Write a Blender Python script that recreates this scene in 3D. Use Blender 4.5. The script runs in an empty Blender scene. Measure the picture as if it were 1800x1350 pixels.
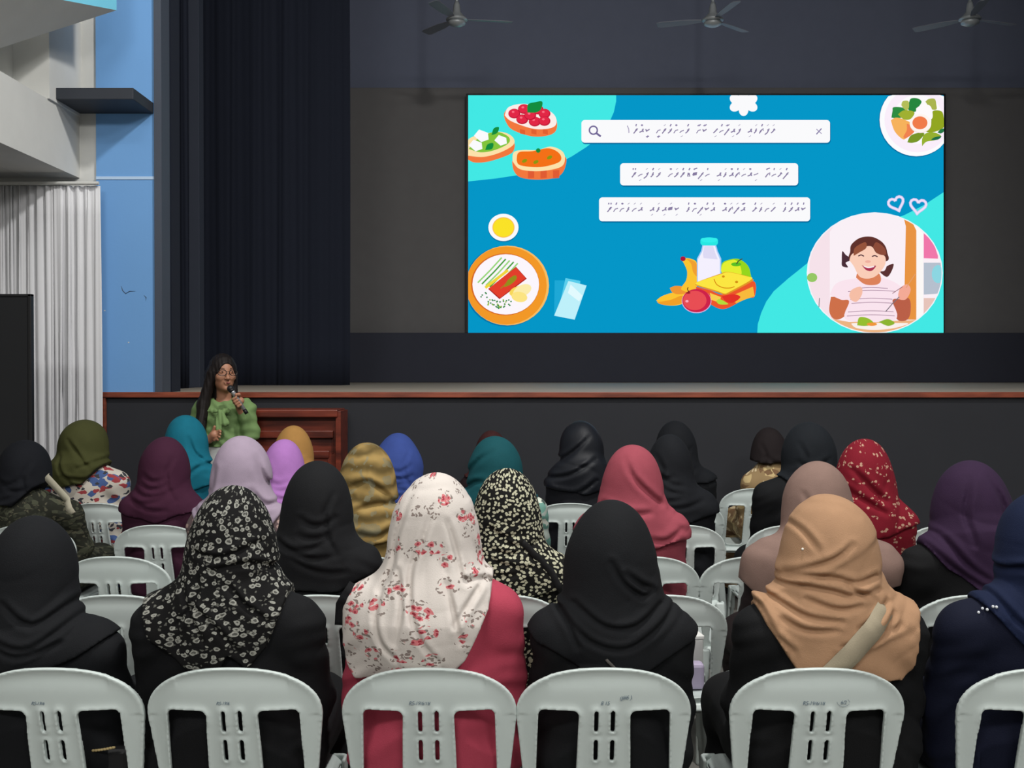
import bpy, bmesh, math, random
import numpy as np
from mathutils import Vector, Matrix

# ------------------------------------------------------------------ camera, world, lights, exposure
SC = bpy.context.scene
COL = SC.collection
F = 1900.0                 # focal length in pixels of the 1800x1350 frame
CAMZ = 1.55
PITCH = math.atan(23.0 / F)
cam_d = bpy.data.cameras.new('camera')
cam_d.sensor_width = 36.0
cam_d.lens = 36.0 * F / 1800.0
cam = bpy.data.objects.new('camera', cam_d)
COL.objects.link(cam)
cam.location = (0, 0, CAMZ)
cam.rotation_euler = (math.pi / 2 - PITCH, 0, 0)
SC.camera = cam
SC.view_settings.view_transform = 'Standard'
SC.view_settings.look = 'None'
SC.view_settings.gamma = 1.0
SC.view_settings.exposure = 0.0
SC.view_settings.use_curve_mapping = False

wd = bpy.data.worlds.new('hall_air')
SC.world = wd
wd.use_nodes = True
wd.node_tree.nodes['Background'].inputs[0].default_value = (0.86, 0.92, 1.0, 1)
wd.node_tree.nodes['Background'].inputs[1].default_value = 0.13

def area(name, loc, target, power, sx, sy, col=(1, 0.985, 0.95)):
    l = bpy.data.lights.new(name, 'AREA')
    l.shape = 'RECTANGLE'; l.size = sx; l.size_y = sy
    l.energy = power; l.color = col
    o = bpy.data.objects.new(name, l); COL.objects.link(o)
    o.location = loc
    o.rotation_euler = (Vector(target) - Vector(loc)).to_track_quat('-Z', 'Y').to_euler()
    return o
area('hall_lamp', (1.3, 3.7, 6.4), (-1.6, 6.0, 1.0), 245, 0.5, 0.4)
area('hall_lamp', (-1.4, 1.6, 6.2), (-0.6, 4.2, 0.8), 60, 1.8, 0.5)
area('hall_lamp', (3.4, 0.2, 6.2), (1.0, 4.0, 0.8), 110, 1.8, 0.5)
area('hall_lamp', (-1.6, -2.6, 5.2), (0, 3.4, 0.9), 150, 1.8, 0.6)
area('hall_lamp', (2.2, -2.8, 5.2), (1.2, 4.4, 0.5), 120, 1.8, 0.5)

# ------------------------------------------------------------------ helpers
def W(px, py, d):
    """point of the place seen at pixel px, py at distance d along +Y"""
    u = (px - 900.0) / F
    v = (675.0 - py) / F
    c, s = math.cos(PITCH), math.sin(PITCH)
    dy = c + v * s
    dz = -s + v * c
    k = d / dy
    return Vector((u * k, d, CAMZ + dz * k))

def lin(c):
    return tuple(((x / 255.0) / 12.92 if x / 255.0 <= 0.04045 else ((x / 255.0 + 0.055) / 1.055) ** 2.4) for x in c)

def tag(o, label=None, cat=None, group=None, kind=None):
    if label: o['label'] = label
    if cat: o['category'] = cat
    if group: o['group'] = group
    if kind: o['kind'] = kind
    return o

def empty(name, loc, rz=0.0, label=None, cat=None, group=None):
    o = bpy.data.objects.new(name, None)
    o.empty_display_size = 0.1
    COL.objects.link(o)
    o.location = loc; o.rotation_euler = (0, 0, rz)
    tag(o, label, cat, group)
    return o

def link(name, me, mat=None, parent=None, loc=None, smooth=False):
    if mat is not None and len(me.materials) == 0:
        me.materials.append(mat)
    if smooth:
        me.polygons.foreach_set('use_smooth', [True] * len(me.polygons))
    o = bpy.data.objects.new(name, me)
    COL.objects.link(o)
    if parent is not None: o.parent = parent
    if loc is not None: o.location = loc
    return o

class MB:
    """collects shapes and links them as one mesh object"""
    def __init__(self):
        self.bm = bmesh.new()
    def box(self, a, b, bev=0.0):
        x0, y0, z0 = a; x1, y1, z1 = b
        m = Matrix.Translation(((x0 + x1) / 2, (y0 + y1) / 2, (z0 + z1) / 2)) @ Matrix.Diagonal((abs(x1 - x0), abs(y1 - y0), abs(z1 - z0), 1))
        r = bmesh.ops.create_cube(self.bm, size=1.0, matrix=m)
        if bev > 0:
            es = set()
            for v in r['verts']:
                for e in v.link_edges: es.add(e)
            bmesh.ops.bevel(self.bm, geom=list(es), offset=bev, segments=2, affect='EDGES', profile=0.5)
        return self
    def tube(self, pts, r, n=10, cap=True):
        pts = [Vector(p) for p in pts]
        rs = r if isinstance(r, (list, tuple)) else [r] * len(pts)
        rings = []
        up = Vector((0, 0, 1))
        for i, p in enumerate(pts):
            t = (pts[min(i + 1, len(pts) - 1)] - pts[max(i - 1, 0)]).normalized()
            a = t.cross(up)
            if a.length < 1e-3: a = t.cross(Vector((0, 1, 0)))
            a.normalize(); b = a.cross(t).normalized()
            rings.append([self.bm.verts.new(p + (a * math.cos(q) + b * math.sin(q)) * rs[i]) for q in [2 * math.pi * k / n for k in range(n)]])
        for i in range(len(rings) - 1):
            for k in range(n):
                self.bm.faces.new((rings[i][k], rings[i][(k + 1) % n], rings[i + 1][(k + 1) % n], rings[i + 1][k]))
        if cap:
            self.bm.faces.new(rings[0][::-1]); self.bm.faces.new(rings[-1])
        return self
    def lathe(self, prof, n=24, c=(0, 0, 0)):
        rings = []
        for (r, z) in prof:
            rings.append([self.bm.verts.new((c[0] + r * math.cos(2 * math.pi * k / n), c[1] + r * math.sin(2 * math.pi * k / n), c[2] + z)) for k in range(n)])
        for i in range(len(rings) - 1):
            for k in range(n):
                self.bm.faces.new((rings[i][k], rings[i][(k + 1) % n], rings[i + 1][(k + 1) % n], rings[i + 1][k]))
        self.bm.faces.new(rings[0][::-1]); self.bm.faces.new(rings[-1])
        return self
    def prism(self, pts, off):
        off = Vector(off)
        a = [self.bm.verts.new(p) for p in pts]
        b = [self.bm.verts.new(Vector(p) + off) for p in pts]
        self.bm.faces.new(a[::-1]); self.bm.faces.new(b)
        n = len(a)
        for i in range(n):
            self.bm.faces.new((a[i], a[(i + 1) % n], b[(i + 1) % n], b[i]))
        return self
    def strip(self, rows):
        vs = [[self.bm.verts.new(p) for p in r] for r in rows]
        for i in range(len(vs) - 1):
            for k in range(len(vs[i]) - 1):
                self.bm.faces.new((vs[i][k], vs[i][k + 1], vs[i + 1][k + 1], vs[i + 1][k]))
        return self
    def ball(self, c, r, seg=16):
        rr = r if isinstance(r, (tuple, list)) else (r, r, r)
        m = Matrix.Translation(c) @ Matrix.Diagonal((rr[0], rr[1], rr[2], 1))
        bmesh.ops.create_uvsphere(self.bm, u_segments=seg, v_segments=seg // 2, radius=1.0, matrix=m)
        return self
    def build(self, name, mat=None, parent=None, smooth=False, loc=None):
        bmesh.ops.recalc_face_normals(self.bm, faces=self.bm.faces[:])
        me = bpy.data.meshes.new(name)
        self.bm.to_mesh(me); self.bm.free()
        return link(name, me, mat, parent, loc, smooth)

# ------------------------------------------------------------------ materials
MATS = {}
def nmat(name):
    m = bpy.data.materials.new(name); m.use_nodes = True
    nt = m.node_tree
    return m, nt, nt.nodes['Principled BSDF']

def plain(name, col, rough=0.6, metal=0.0, noise=0.06, nscale=6.0, bump=0.0, bscale=60.0, spec=0.4, sheen=0.0):
    key = (name,)
    if key in MATS: return MATS[key]
    m, nt, p = nmat(name)
    c = lin(col)
    p.inputs['Roughness'].default_value = rough
    p.inputs['Metallic'].default_value = metal
    p.inputs['Specular IOR Level'].default_value = spec
    if sheen: p.inputs['Sheen Weight'].default_value = sheen
    tc = nt.nodes.new('ShaderNodeTexCoord')
    n = nt.nodes.new('ShaderNodeTexNoise'); n.inputs['Scale'].default_value = nscale; n.inputs['Detail'].default_value = 5
    nt.links.new(tc.outputs['Object'], n.inputs['Vector'])
    r = nt.nodes.new('ShaderNodeMapRange')
    r.inputs['To Min'].default_value = 1 - noise; r.inputs['To Max'].default_value = 1 + noise
    nt.links.new(n.outputs['Fac'], r.inputs['Value'])
    mx = nt.nodes.new('ShaderNodeVectorMath'); mx.operation = 'SCALE'
    mx.inputs[0].default_value = c
    nt.links.new(r.outputs['Result'], mx.inputs['Scale'])
    nt.links.new(mx.outputs['Vector'], p.inputs['Base Color'])
    if bump:
        n2 = nt.nodes.new('ShaderNodeTexNoise'); n2.inputs['Scale'].default_value = bscale; n2.inputs['Detail'].default_value = 3
        nt.links.new(tc.outputs['Object'], n2.inputs['Vector'])
        b = nt.nodes.new('ShaderNodeBump'); b.inputs['Strength'].default_value = bump; b.inputs['Distance'].default_value = 0.004
        nt.links.new(n2.outputs['Fac'], b.inputs['Height'])
        nt.links.new(b.outputs['Normal'], p.inputs['Normal'])
    MATS[key] = m
    return m

def fabric(name, col, rough=0.85, sheen=0.0, noise=0.10):
    g = 0.86
    col = tuple(q * (g if max(col) > 60 else 0.62) for q in col)
    return plain(name, col, rough, 0, noise, 25.0, 0.25, 350.0, 0.2, sheen)

def mathn(nt, op, a, b=None, clamp=False):
    n = nt.nodes.new('ShaderNodeMath'); n.operation = op; n.use_clamp = clamp
    for i, v in enumerate((a, b)):
        if v is None: continue
        if isinstance(v, (int, float)): n.inputs[i].default_value = v
        else: nt.links.new(v, n.inputs[i])
    return n.outputs[0]

def mixc(nt, fac, a, b):
    n = nt.nodes.new('ShaderNodeMix'); n.data_type = 'RGBA'
    nt.links.new(fac, n.inputs[0])
    for i, v in ((6, a), (7, b)):
        if isinstance(v, tuple): n.inputs[i].default_value = (*v[:3], 1)
        else: nt.links.new(v, n.inputs[i])
    return n.outputs[2]

def noisy_coord(nt, amt, scale, stretch=(1, 1, 1)):
    tc = nt.nodes.new('ShaderNodeTexCoord')
    mp = nt.nodes.new('ShaderNodeMapping'); mp.inputs['Scale'].default_value = stretch
    nt.links.new(tc.outputs['Object'], mp.inputs['Vector'])
    n = nt.nodes.new('ShaderNodeTexNoise'); n.inputs['Scale'].default_value = scale; n.inputs['Detail'].default_value = 2
    nt.links.new(mp.outputs['Vector'], n.inputs['Vector'])
    s = nt.nodes.new('ShaderNodeVectorMath'); s.operation = 'SCALE'; s.inputs['Scale'].default_value = amt
    nt.links.new(n.outputs['Color'], s.inputs[0])
    a = nt.nodes.new('ShaderNodeVectorMath'); a.operation = 'ADD'
    nt.links.new(mp.outputs['Vector'], a.inputs[0]); nt.links.new(s.outputs[0], a.inputs[1])
    return a.outputs[0]

def wrap_coord(nt, amt=0.0, scale=40.0):
    """unrolled cloth coordinates: round the body and up, slightly warped"""
    tc = nt.nodes.new('ShaderNodeTexCoord')
    sp = nt.nodes.new('ShaderNodeSeparateXYZ'); nt.links.new(tc.outputs['Object'], sp.inputs[0])
    yy = mathn(nt, 'SUBTRACT', 0.02, sp.outputs['Y'])
    an = mathn(nt, 'MULTIPLY', mathn(nt, 'ARCTAN2', sp.outputs['X'], yy), 0.165)
    cb = nt.nodes.new('ShaderNodeCombineXYZ'); nt.links.new(an, cb.inputs[0]); nt.links.new(sp.outputs['Z'], cb.inputs[1])
    if not amt: return cb.outputs[0]
    n = nt.nodes.new('ShaderNodeTexNoise'); n.inputs['Scale'].default_value = scale; n.inputs['Detail'].default_value = 2
    nt.links.new(cb.outputs[0], n.inputs['Vector'])
    s_ = nt.nodes.new('ShaderNodeVectorMath'); s_.operation = 'SCALE'; s_.inputs['Scale'].default_value = amt
    nt.links.new(n.outputs['Color'], s_.inputs[0])
    a = nt.nodes.new('ShaderNodeVectorMath'); a.operation = 'ADD'
    nt.links.new(cb.outputs[0], a.inputs[0]); nt.links.new(s_.outputs[0], a.inputs[1])
    return a.outputs[0]

def voro(nt, vec, scale, rnd=1.0):
    v = nt.nodes.new('ShaderNodeTexVoronoi'); v.voronoi_dimensions = '2D'; v.inputs['Scale'].default_value = scale
    v.inputs['Randomness'].default_value = rnd
    nt.links.new(vec, v.inputs['Vector'])
    sep = nt.nodes.new('ShaderNodeSeparateColor'); nt.links.new(v.outputs['Color'], sep.inputs[0])
    return v.outputs['Distance'], sep.outputs[0], sep.outputs[1]

def spots(nt, vec, scale, size, keep):
    """1 inside a blob of the given size around a kept share of the cells"""
    d, r, g = voro(nt, vec, scale)
    a = mathn(nt, 'LESS_THAN', d, size)
    k = mathn(nt, 'LESS_THAN', r, keep)
    return mathn(nt, 'MULTIPLY', a, k), d, g

def patterned(name, base, build, rough=0.85):
    m, nt, p = nmat(name)
    p.inputs['Roughness'].default_value = rough
    p.inputs['Specular IOR Level'].default_value = 0.2
    col = build(nt, lin(tuple(q * (0.92 if max(base) > 60 else 0.6) for q in base)))
    nt.links.new(col, p.inputs['Base Color'])
    tc = nt.nodes.new('ShaderNodeTexCoord')
    n2 = nt.nodes.new('ShaderNodeTexNoise'); n2.inputs['Scale'].default_value = 350
    nt.links.new(tc.outputs['Object'], n2.inputs['Vector'])
    b = nt.nodes.new('ShaderNodeBump'); b.inputs['Strength'].default_value = 0.2; b.inputs['Distance'].default_value = 0.004
    nt.links.new(n2.outputs['Fac'], b.inputs['Height']); nt.links.new(b.outputs['Normal'], p.inputs['Normal'])
    return m

def pat_rose(nt, base):          # cream voile with rose clusters and dark leaves
    c = base
    dB, rB, gB = voro(nt, wrap_coord(nt, 0.02, 30), 18.0, 0.8)
    fade = mathn(nt, 'MULTIPLY', mathn(nt, 'LESS_THAN', gB, 0.72), 1.0)
    cl1 = mathn(nt, 'MULTIPLY', mathn(nt, 'LESS_THAN', dB, 0.40), 1.0)
    leaf, d1, g1 = spots(nt, wrap_coord(nt, 0.022, 75), 120.0, 0.40, 0.42)
    c = mixc(nt, mathn(nt, 'MULTIPLY', mathn(nt, 'MULTIPLY', leaf, cl1), 0.75), c, lin((92, 72, 64)))
    cl2 = mathn(nt, 'MULTIPLY', mathn(nt, 'LESS_THAN', dB, 0.30), fade)
    ros, d2, g2 = spots(nt, wrap_coord(nt, 0.010, 120), 78.0, 0.52, 0.55)
    ros = mathn(nt, 'MULTIPLY', ros, cl2)
    c = mixc(nt, mathn(nt, 'MULTIPLY', ros, 0.9), c, lin((196, 98, 104)))
    cen = mathn(nt, 'MULTIPLY', ros, mathn(nt, 'LESS_THAN', d2, 0.22))
    return mixc(nt, cen, c, lin((150, 48, 62)))

def pat_ring(nt, base):          # black with pale ring flowers
    v = wrap_coord(nt, 0.012, 70)
    d, r, g = voro(nt, v, 62.0, 1.0)
    on = mathn(nt, 'LESS_THAN', r, 0.72)
    a = mathn(nt, 'LESS_THAN', d, mathn(nt, 'ADD', mathn(nt, 'MULTIPLY', g, 0.26), 0.18))
    hole = mathn(nt, 'LESS_THAN', d, mathn(nt, 'MULTIPLY', g, 0.24))
    ring = mathn(nt, 'MULTIPLY', mathn(nt, 'SUBTRACT', a, mathn(nt, 'MULTIPLY', hole, 0.75), True), on)
    s2, d2, g2 = spots(nt, wrap_coord(nt, 0.014, 90), 130.0, 0.30, 0.25)
    c = mixc(nt, mathn(nt, 'MULTIPLY', s2, 0.5), base, lin((120, 120, 112)))
    return mixc(nt, mathn(nt, 'MULTIPLY', ring, 0.85), c, lin((150, 150, 142)))

def pat_petal(nt, base):         # black with dense off-white petals
    s, d, g = spots(nt, wrap_coord(nt, 0.012, 60), 88.0, 0.36, 0.86)
    return mixc(nt, s, base, lin((178, 176, 152)))

def pat_red(nt, base):
    dB, rB, gB = voro(nt, wrap_coord(nt, 0.02, 40), 24.0, 0.8)
    cl = mathn(nt, 'LESS_THAN', dB, 0.30)
    s, d, g = spots(nt, wrap_coord(nt, 0.008, 80), 90.0, 0.42, 0.5)
    return mixc(nt, mathn(nt, 'MULTIPLY', s, cl), base, lin((178, 138, 118)))

def pat_gold(nt, base):          # woven gold with bands
    v = noisy_coord(nt, 0.06, 9, (1, 1, 1))
    w = nt.nodes.new('ShaderNodeTexWave'); w.bands_direction = 'Z'; w.inputs['Scale'].default_value = 5
    w.inputs['Distortion'].default_value = 5.0; w.inputs['Detail'].default_value = 3
    nt.links.new(v, w.inputs['Vector'])
    c = mixc(nt, w.outputs['Fac'], lin((92, 76, 42)), lin((158, 132, 80)))
    w2 = nt.nodes.new('ShaderNodeTexNoise'); w2.inputs['Scale'].default_value = 18
    nt.links.new(v, w2.inputs['Vector'])
    return mixc(nt, mathn(nt, 'MULTIPLY', mathn(nt, 'GREATER_THAN', w2.outputs['Fac'], 0.58), 0.5), c, lin((120, 122, 104)))

def pat_bold(c1, c2, c3, scale=16.0):   # large painterly print
    def f(nt, base):
        v = wrap_coord(nt, 0.05, 14)
        s, d, g = spots(nt, v, scale, 0.5, 0.42)
        c = mixc(nt, s, base, lin(c1))
        s2, d2, g2 = spots(nt, wrap_coord(nt, 0.06, 20), scale * 1.5, 0.45, 0.3)
        c = mixc(nt, s2, c, lin(c2))
        s3, d3, g3 = spots(nt, wrap_coord(nt, 0.05, 26), scale * 2.2, 0.4, 0.22)
        return mixc(nt, s3, c, lin(c3))
    return f

def pat_lace(nt, base):
    v = wrap_coord(nt, 0.01, 40)
    s, d, g = spots(nt, v, 55.0, 0.42, 0.7)
    return mixc(nt, s, base, lin((176, 150, 142)))

def emit(col, strength=1.0):
    key = ('e', col, strength)
    if key in MATS: return MATS[key]
    m = bpy.data.materials.new('lit_pixels'); m.use_nodes = True
    nt = m.node_tree; nt.nodes.clear()
    e = nt.nodes.new('ShaderNodeEmission'); o = nt.nodes.new('ShaderNodeOutputMaterial')
    e.inputs[0].default_value = (*lin(col), 1); e.inputs[1].default_value = strength
    nt.links.new(e.outputs[0], o.inputs[0])
    MATS[key] = m
    return m

def wood(name, dark, light, scale=3.0, axis='X', rough=0.45):
    m, nt, p = nmat(name)
    p.inputs['Roughness'].default_value = rough
    v = noisy_coord(nt, 0.08, 3, (0.12, 1, 1) if axis == 'X' else (1, 1, 0.12))
    n = nt.nodes.new('ShaderNodeTexNoise'); n.inputs['Scale'].default_value = 30 * scale / 3; n.inputs['Detail'].default_value = 6
    nt.links.new(v, n.inputs['Vector'])
    r = nt.nodes.new('ShaderNodeMapRange'); r.inputs['From Min'].default_value = 0.3; r.inputs['From Max'].default_value = 0.7
    nt.links.new(n.outputs['Fac'], r.inputs['Value'])
    nt.links.new(mixc(nt, r.outputs['Result'], lin(dark), lin(light)), p.inputs['Base Color'])
    return m

M_white = plain('painted_white_wall', (206, 206, 202), 0.8, bump=0.1, bscale=40)
M_blue = plain('painted_blue_wall', (110, 160, 214), 0.75, noise=0.04, nscale=2.0, bump=0.1, bscale=40)
M_cyan = plain('pale_cyan_paint', (120, 205, 232), 0.7)
M_ledge = plain('charcoal_ledge_paint', (44, 48, 56), 0.6)
M_frame = plain('dark_grey_frame_paint', (66, 72, 84), 0.6)
M_black = plain('black_stage_paint', (52, 57, 70), 0.8)
M_blackin = plain('black_side_drape', (20, 26, 41), 0.9)
M_backdrop = plain('charcoal_backdrop_cloth', (112, 110, 110), 0.9)
M_front = plain('stage_front_cloth', (40, 41, 46), 0.85, noise=0.1, nscale=3)
M_deck = plain('stage_deck_boards', (168, 158, 144), 0.6, noise=0.1, nscale=2)
M_trim = wood('reddish_stage_trim', (96, 44, 30), (150, 74, 50))
M_wood = wood('lectern_mahogany', (70, 26, 18), (128, 54, 36), rough=0.35)
M_floor = plain('hall_floor_tile', (120, 118, 114), 0.4)
M_chair = plain('white_moulded_plastic', (196, 206, 203), 0.42, noise=0.015, nscale=3, spec=0.5, bump=0.04, bscale=500)
M_curtain = plain('white_curtain_cloth', (212, 212, 215), 0.9, noise=0.05)
M_steel = plain('brushed_grey_metal', (168, 172, 174), 0.4, 0.3)
M_blade = plain('grey_fan_blade', (122, 122, 130), 0.5)
M_skin = plain('brown_skin', (150, 104, 80), 0.55, noise=0.05, nscale=30)
M_skin2 = plain('presenter_skin', (170, 120, 94), 0.5, noise=0.05, nscale=30)
M_ink = plain('pen_ink', (96, 112, 124), 0.7)
M_blk = plain('matt_black_plastic', (22, 22, 24), 0.5)

def structbox(name, a, b, mat):
    o = MB().box(a, b).build(name, mat)
    return tag(o, kind='structure')

# ------------------------------------------------------------------ the hall
SF = 7.5        # distance of the stage front
SB = 14.6       # distance of the stage back wall
HS = W(1000, 690, SF).z       # height of the stage deck
ZT = 7.0
XL = W(170, 500, SF).x        # where white side wall and blue wall meet
XP = W(273, 400, SF).x        # where the blue wall ends and the stage opening starts
structbox('floor', (-6, -3.5, -0.05), (7, SF + 0.1, 0), M_floor)
structbox('wall_back', (-6, -3.6, 0), (7, -3.5, ZT), M_white)
structbox('wall_right', (6.9, -3.5, 0), (7.0, SF + 0.2, ZT), M_white)
structbox('wall_aisle_left', (-6.1, -3.5, 0), (-6.0, SF + 0.2, ZT), M_white)
# blue wall beside the stage opening, standing on the stage lip
structbox('wall_front_left', (XL, SF, HS), (XP, SF + 0.22, ZT), M_blue)
zl = W(220, 313, SF).z
structbox('trim_1', (XL, SF - 0.006, zl - 0.010), (XP, SF, zl + 0.010), plain('pale_blue_trim', (180, 205, 232)))
mb = MB()
for path in ([(213, 503), (216, 511), (221, 516), (228, 512), (238, 512)], [(253, 519), (257, 523), (256, 529)]):
    mb.tube([W(px, py, SF - 0.0005) for px, py in path], [0.0012] + [0.003] * (len(path) - 2) + [0.001], 5)
tag(mb.build('wall_crack', plain('hairline_crack', (62, 78, 100))), kind='structure')
mb = MB()
for (px, py) in ((184, 546), (226, 602), (274, 586)): mb.ball(W(px, py, SF - 0.0005), (0.006, 0.001, 0.004), 8)
tag(mb.build('wall_chip', M_white), kind='structure')
# white wall left of it and the wall behind the curtain
structbox('wall_front_aisle', (-6.0, SF + 0.02, 0), (XL, SF + 0.22, ZT), M_white)
# beam along the left aisle, with its soffit
z0 = W(140, 312, SF).z
XB = W(138, 312, SF).x
structbox('wall_left', (XB - 0.34, -3.5, z0), (XB, SF + 0.02, z0 + 0.42), M_white)
structbox('wall_left_upper', (XB - 0.6, -3.5, z0 + 0.42), (XB - 0.22, SF - 0.45, ZT), M_white)
structbox('ceiling', (-6.0, -3.5, z0 - 0.001), (XB - 0.34, SF + 0.02, z0 + 0.15), M_white)
o = MB().box((W(120, 100, 7.3).x - 0.4, 7.0, z0 + 0.42), (W(120, 100, 7.3).x, SF + 0.02, ZT)).build('wall_left_pier', M_white)
tag(o, kind='structure')
# landing slab overhead at the upper left
A = W(205, 18, 7.05); B = W(-90, 114, 6.2); Cc = W(-90, -38, 5.5) 
mb = MB()
h1 = Vector((0, 0, 0.5))
vs = [mb.bm.verts.new(p) for p in (A, B, Cc, A + h1, B + h1, Cc + h1)]
for f in ((0, 1, 2), (3, 5, 4), (0, 2, 5, 3), (0, 3, 4, 1), (1, 4, 5, 2)):
    mb.bm.faces.new([vs[i] for i in f])
o = mb.build('ceiling_landing', M_white)
o.data.materials.append(M_cyan)
for p in o.data.polygons:
    if abs(p.normal.z) < 0.3 and p.normal.y < -0.1: p.material_index = 1
tag(o, kind='structure')
# charcoal ledge
zb = W(270, 200, SF).z; zt = zb + 0.075
lx0 = W(140, 200, SF).x; lx1 = W(270, 200, SF).x; ly = 7.10
mb = MB().box((lx0, ly, zb), (lx1, SF, zt), 0.004)
o = mb.build('wall_ledge', M_ledge)
tag(o, 'charcoal box ledge sticking out of the blue wall, upper left', 'ledge')

# stage opening frame
xf0, xf1 = W(273, 400, SF).x, W(286, 400, SF).x
structbox('trim_2', (xf0, SF - 0.02, HS), (xf1, SF + 0.16, ZT), M_frame)
structbox('wall_stage_left', (-5.2, SF + 0.22, HS), (xf1 - 0.01, SF + 0.42, ZT), M_blackin)
structbox('wall_stage_side', (-5.3, SF + 0.4, HS), (-5.2, SB, ZT), M_black)
structbox('wall_stage_right', (6.9, SF + 0.2, HS), (7.0, SB, ZT), M_black)
structbox('wall_proscenium_right', (4.9, SF, HS), (7.0, SF + 0.2, ZT), M_blue)
structbox('wall_stage_back', (-5.3, SB, HS - 0.2), (7.7, SB + 0.1, ZT), plain('dark_slate_back_wall', (112, 118, 138), 0.9))
structbox('ceiling_stage', (-5.3, SF + 0.2, ZT), (7.7, SB + 0.1, ZT + 0.1), M_black)
# wing drapes at the left
def drape(name, x0, x1, y, z0, z1, mat, label, fold=0.03, n=7, rough=None, seed=1):
    rnd = random.Random(seed)
    rows = []
    N = max(24, int((x1 - x0) * 200))
    ph = [rnd.uniform(0, 6.28) for _ in range(4)]
    fr = [rnd.uniform(0.75, 1.3) for _ in range(4)]
    M = 14
    for j in range(M + 1):
        t = j / M
        r = []
        for i in range(N + 1):
            u = i / N
            a = u * n * 6.283
            q = math.sin(a * fr[0] + ph[0] + 0.4 * math.sin(t * 2 + ph[3])) + 0.6 * math.sin(a * 1.73 * fr[1] + ph[1] + 0.5 * t) + 0.35 * math.sin(a * 2.9 * fr[2] + ph[2])
            q = (abs(q / 1.9) ** 0.8) * (1 if q > 0 else -1) * (0.65 + 0.45 * math.sin(u * 11 + ph[3]) * math.sin(u * 4.3 + ph[0]))
            r.append((x0 + (x1 - x0) * u + 0.01 * math.sin(t * 3 + a), y + fold * q * (0.75 + 0.35 * t), z1 + (z0 - z1) * t))
        rows.append(r)
    o = MB().strip(rows).build(name, mat, smooth=True)
    so = o.modifiers.new('thickness', 'SOLIDIFY'); so.thickness = 0.004
    tag(o, label, 'curtain')
    return o
drape('wing_drape', W(290, 0, 9.2).x, W(330, 0, 9.2).x, 9.2, HS + 0.004, 6.3, M_blackin, 'black side drape just inside the left edge of the stage', 0.02, 2, seed=4)
mb = MB().box((W(330, 0, 9.8).x, 9.8, HS), (W(349, 0, 9.8).x, 9.95, 6.5), 0.005)
tag(mb.build('stage_post', M_black), 'dark square post standing between the black drapes at stage left', 'post')
drape('wing_drape', W(349, 0, 11).x - 0.3, W(600, 0, 11).x + 0.05, 11.2, HS + 0.004, 6.6, M_blackin, 'wide black drape hanging left of the charcoal backdrop', 0.016, 7, seed=8)
# the stage itself
st = empty('stage', (0, SF, 0), 0, 'raised stage with dark cloth front and reddish wooden edge, across the hall', 'stage')
x0s = W(176, 700, SF).x
def stp(name, a, b, mat, bev=0.0):
    o = MB().box((a[0], a[1] - SF, a[2]), (b[0], b[1] - SF, b[2]), bev).build(name, mat, st)
    return o
stp('front_panel', (x0s + 0.04, SF, 0), (6.88, SF + 0.05, HS - 0.035), M_front)
stp('deck', (x0s + 0.01, SF + 0.0, HS - 0.035), (6.88, SB - 0.01, HS), M_deck)
tr = stp('edge_trim', (x0s, SF - 0.03, HS - 0.035), (6.88, SF + 0.03, HS + 0.004), M_trim, 0.005)
stp('corner_post', (x0s, SF - 0.025, 0), (x0s + 0.045, SF + 0.02, HS - 0.035), M_trim, 0.004)

# riser, backdrop, LED screen at the back of the stage
DR = 14.1
ra = W(570, 585, DR); rb = W(570, 672, DR)
o = MB().box((ra.x, DR, HS), (6.8, SB - 0.02, ra.z), 0.01).build('screen_riser', plain('black_riser_cloth', (56, 58, 70), 0.85))
tag(o, 'long black cloth covered riser under the lit screen', 'riser')
DBK = 14.36
bx0 = W(595, 300, DBK).x; bz1 = W(595, 154, DBK).z
o = MB().box((bx0, DBK, ra.z), (6.85, DBK + 0.08, bz1), 0.01).build('backdrop_panel', M_backdrop)
tag(o, 'tall charcoal backdrop panel behind the lit screen', 'backdrop')

DS = 14.2
def S(px, py, off=0.0):
    p = W(px, py, DS)
    return Vector((p.x, DS - off, p.z))
scr = empty('led_screen', (W(1240, 587, DS).x, DS, ra.z), 0, 'large lit display wall showing a blue slide with food pictures', 'screen')
inv = Matrix.Translation(scr.location).inverted()
a = S(821, 166); b = S(1659, 587)
o = MB().box(tuple(inv @ Vector((a.x - 0.012, DS + 0.002, ra.z + 0.004))), tuple(inv @ Vector((b.x + 0.012, DS + 0.10, a.z + 0.012))), 0.003).build('screen_cabinet', M_blk, scr)

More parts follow.
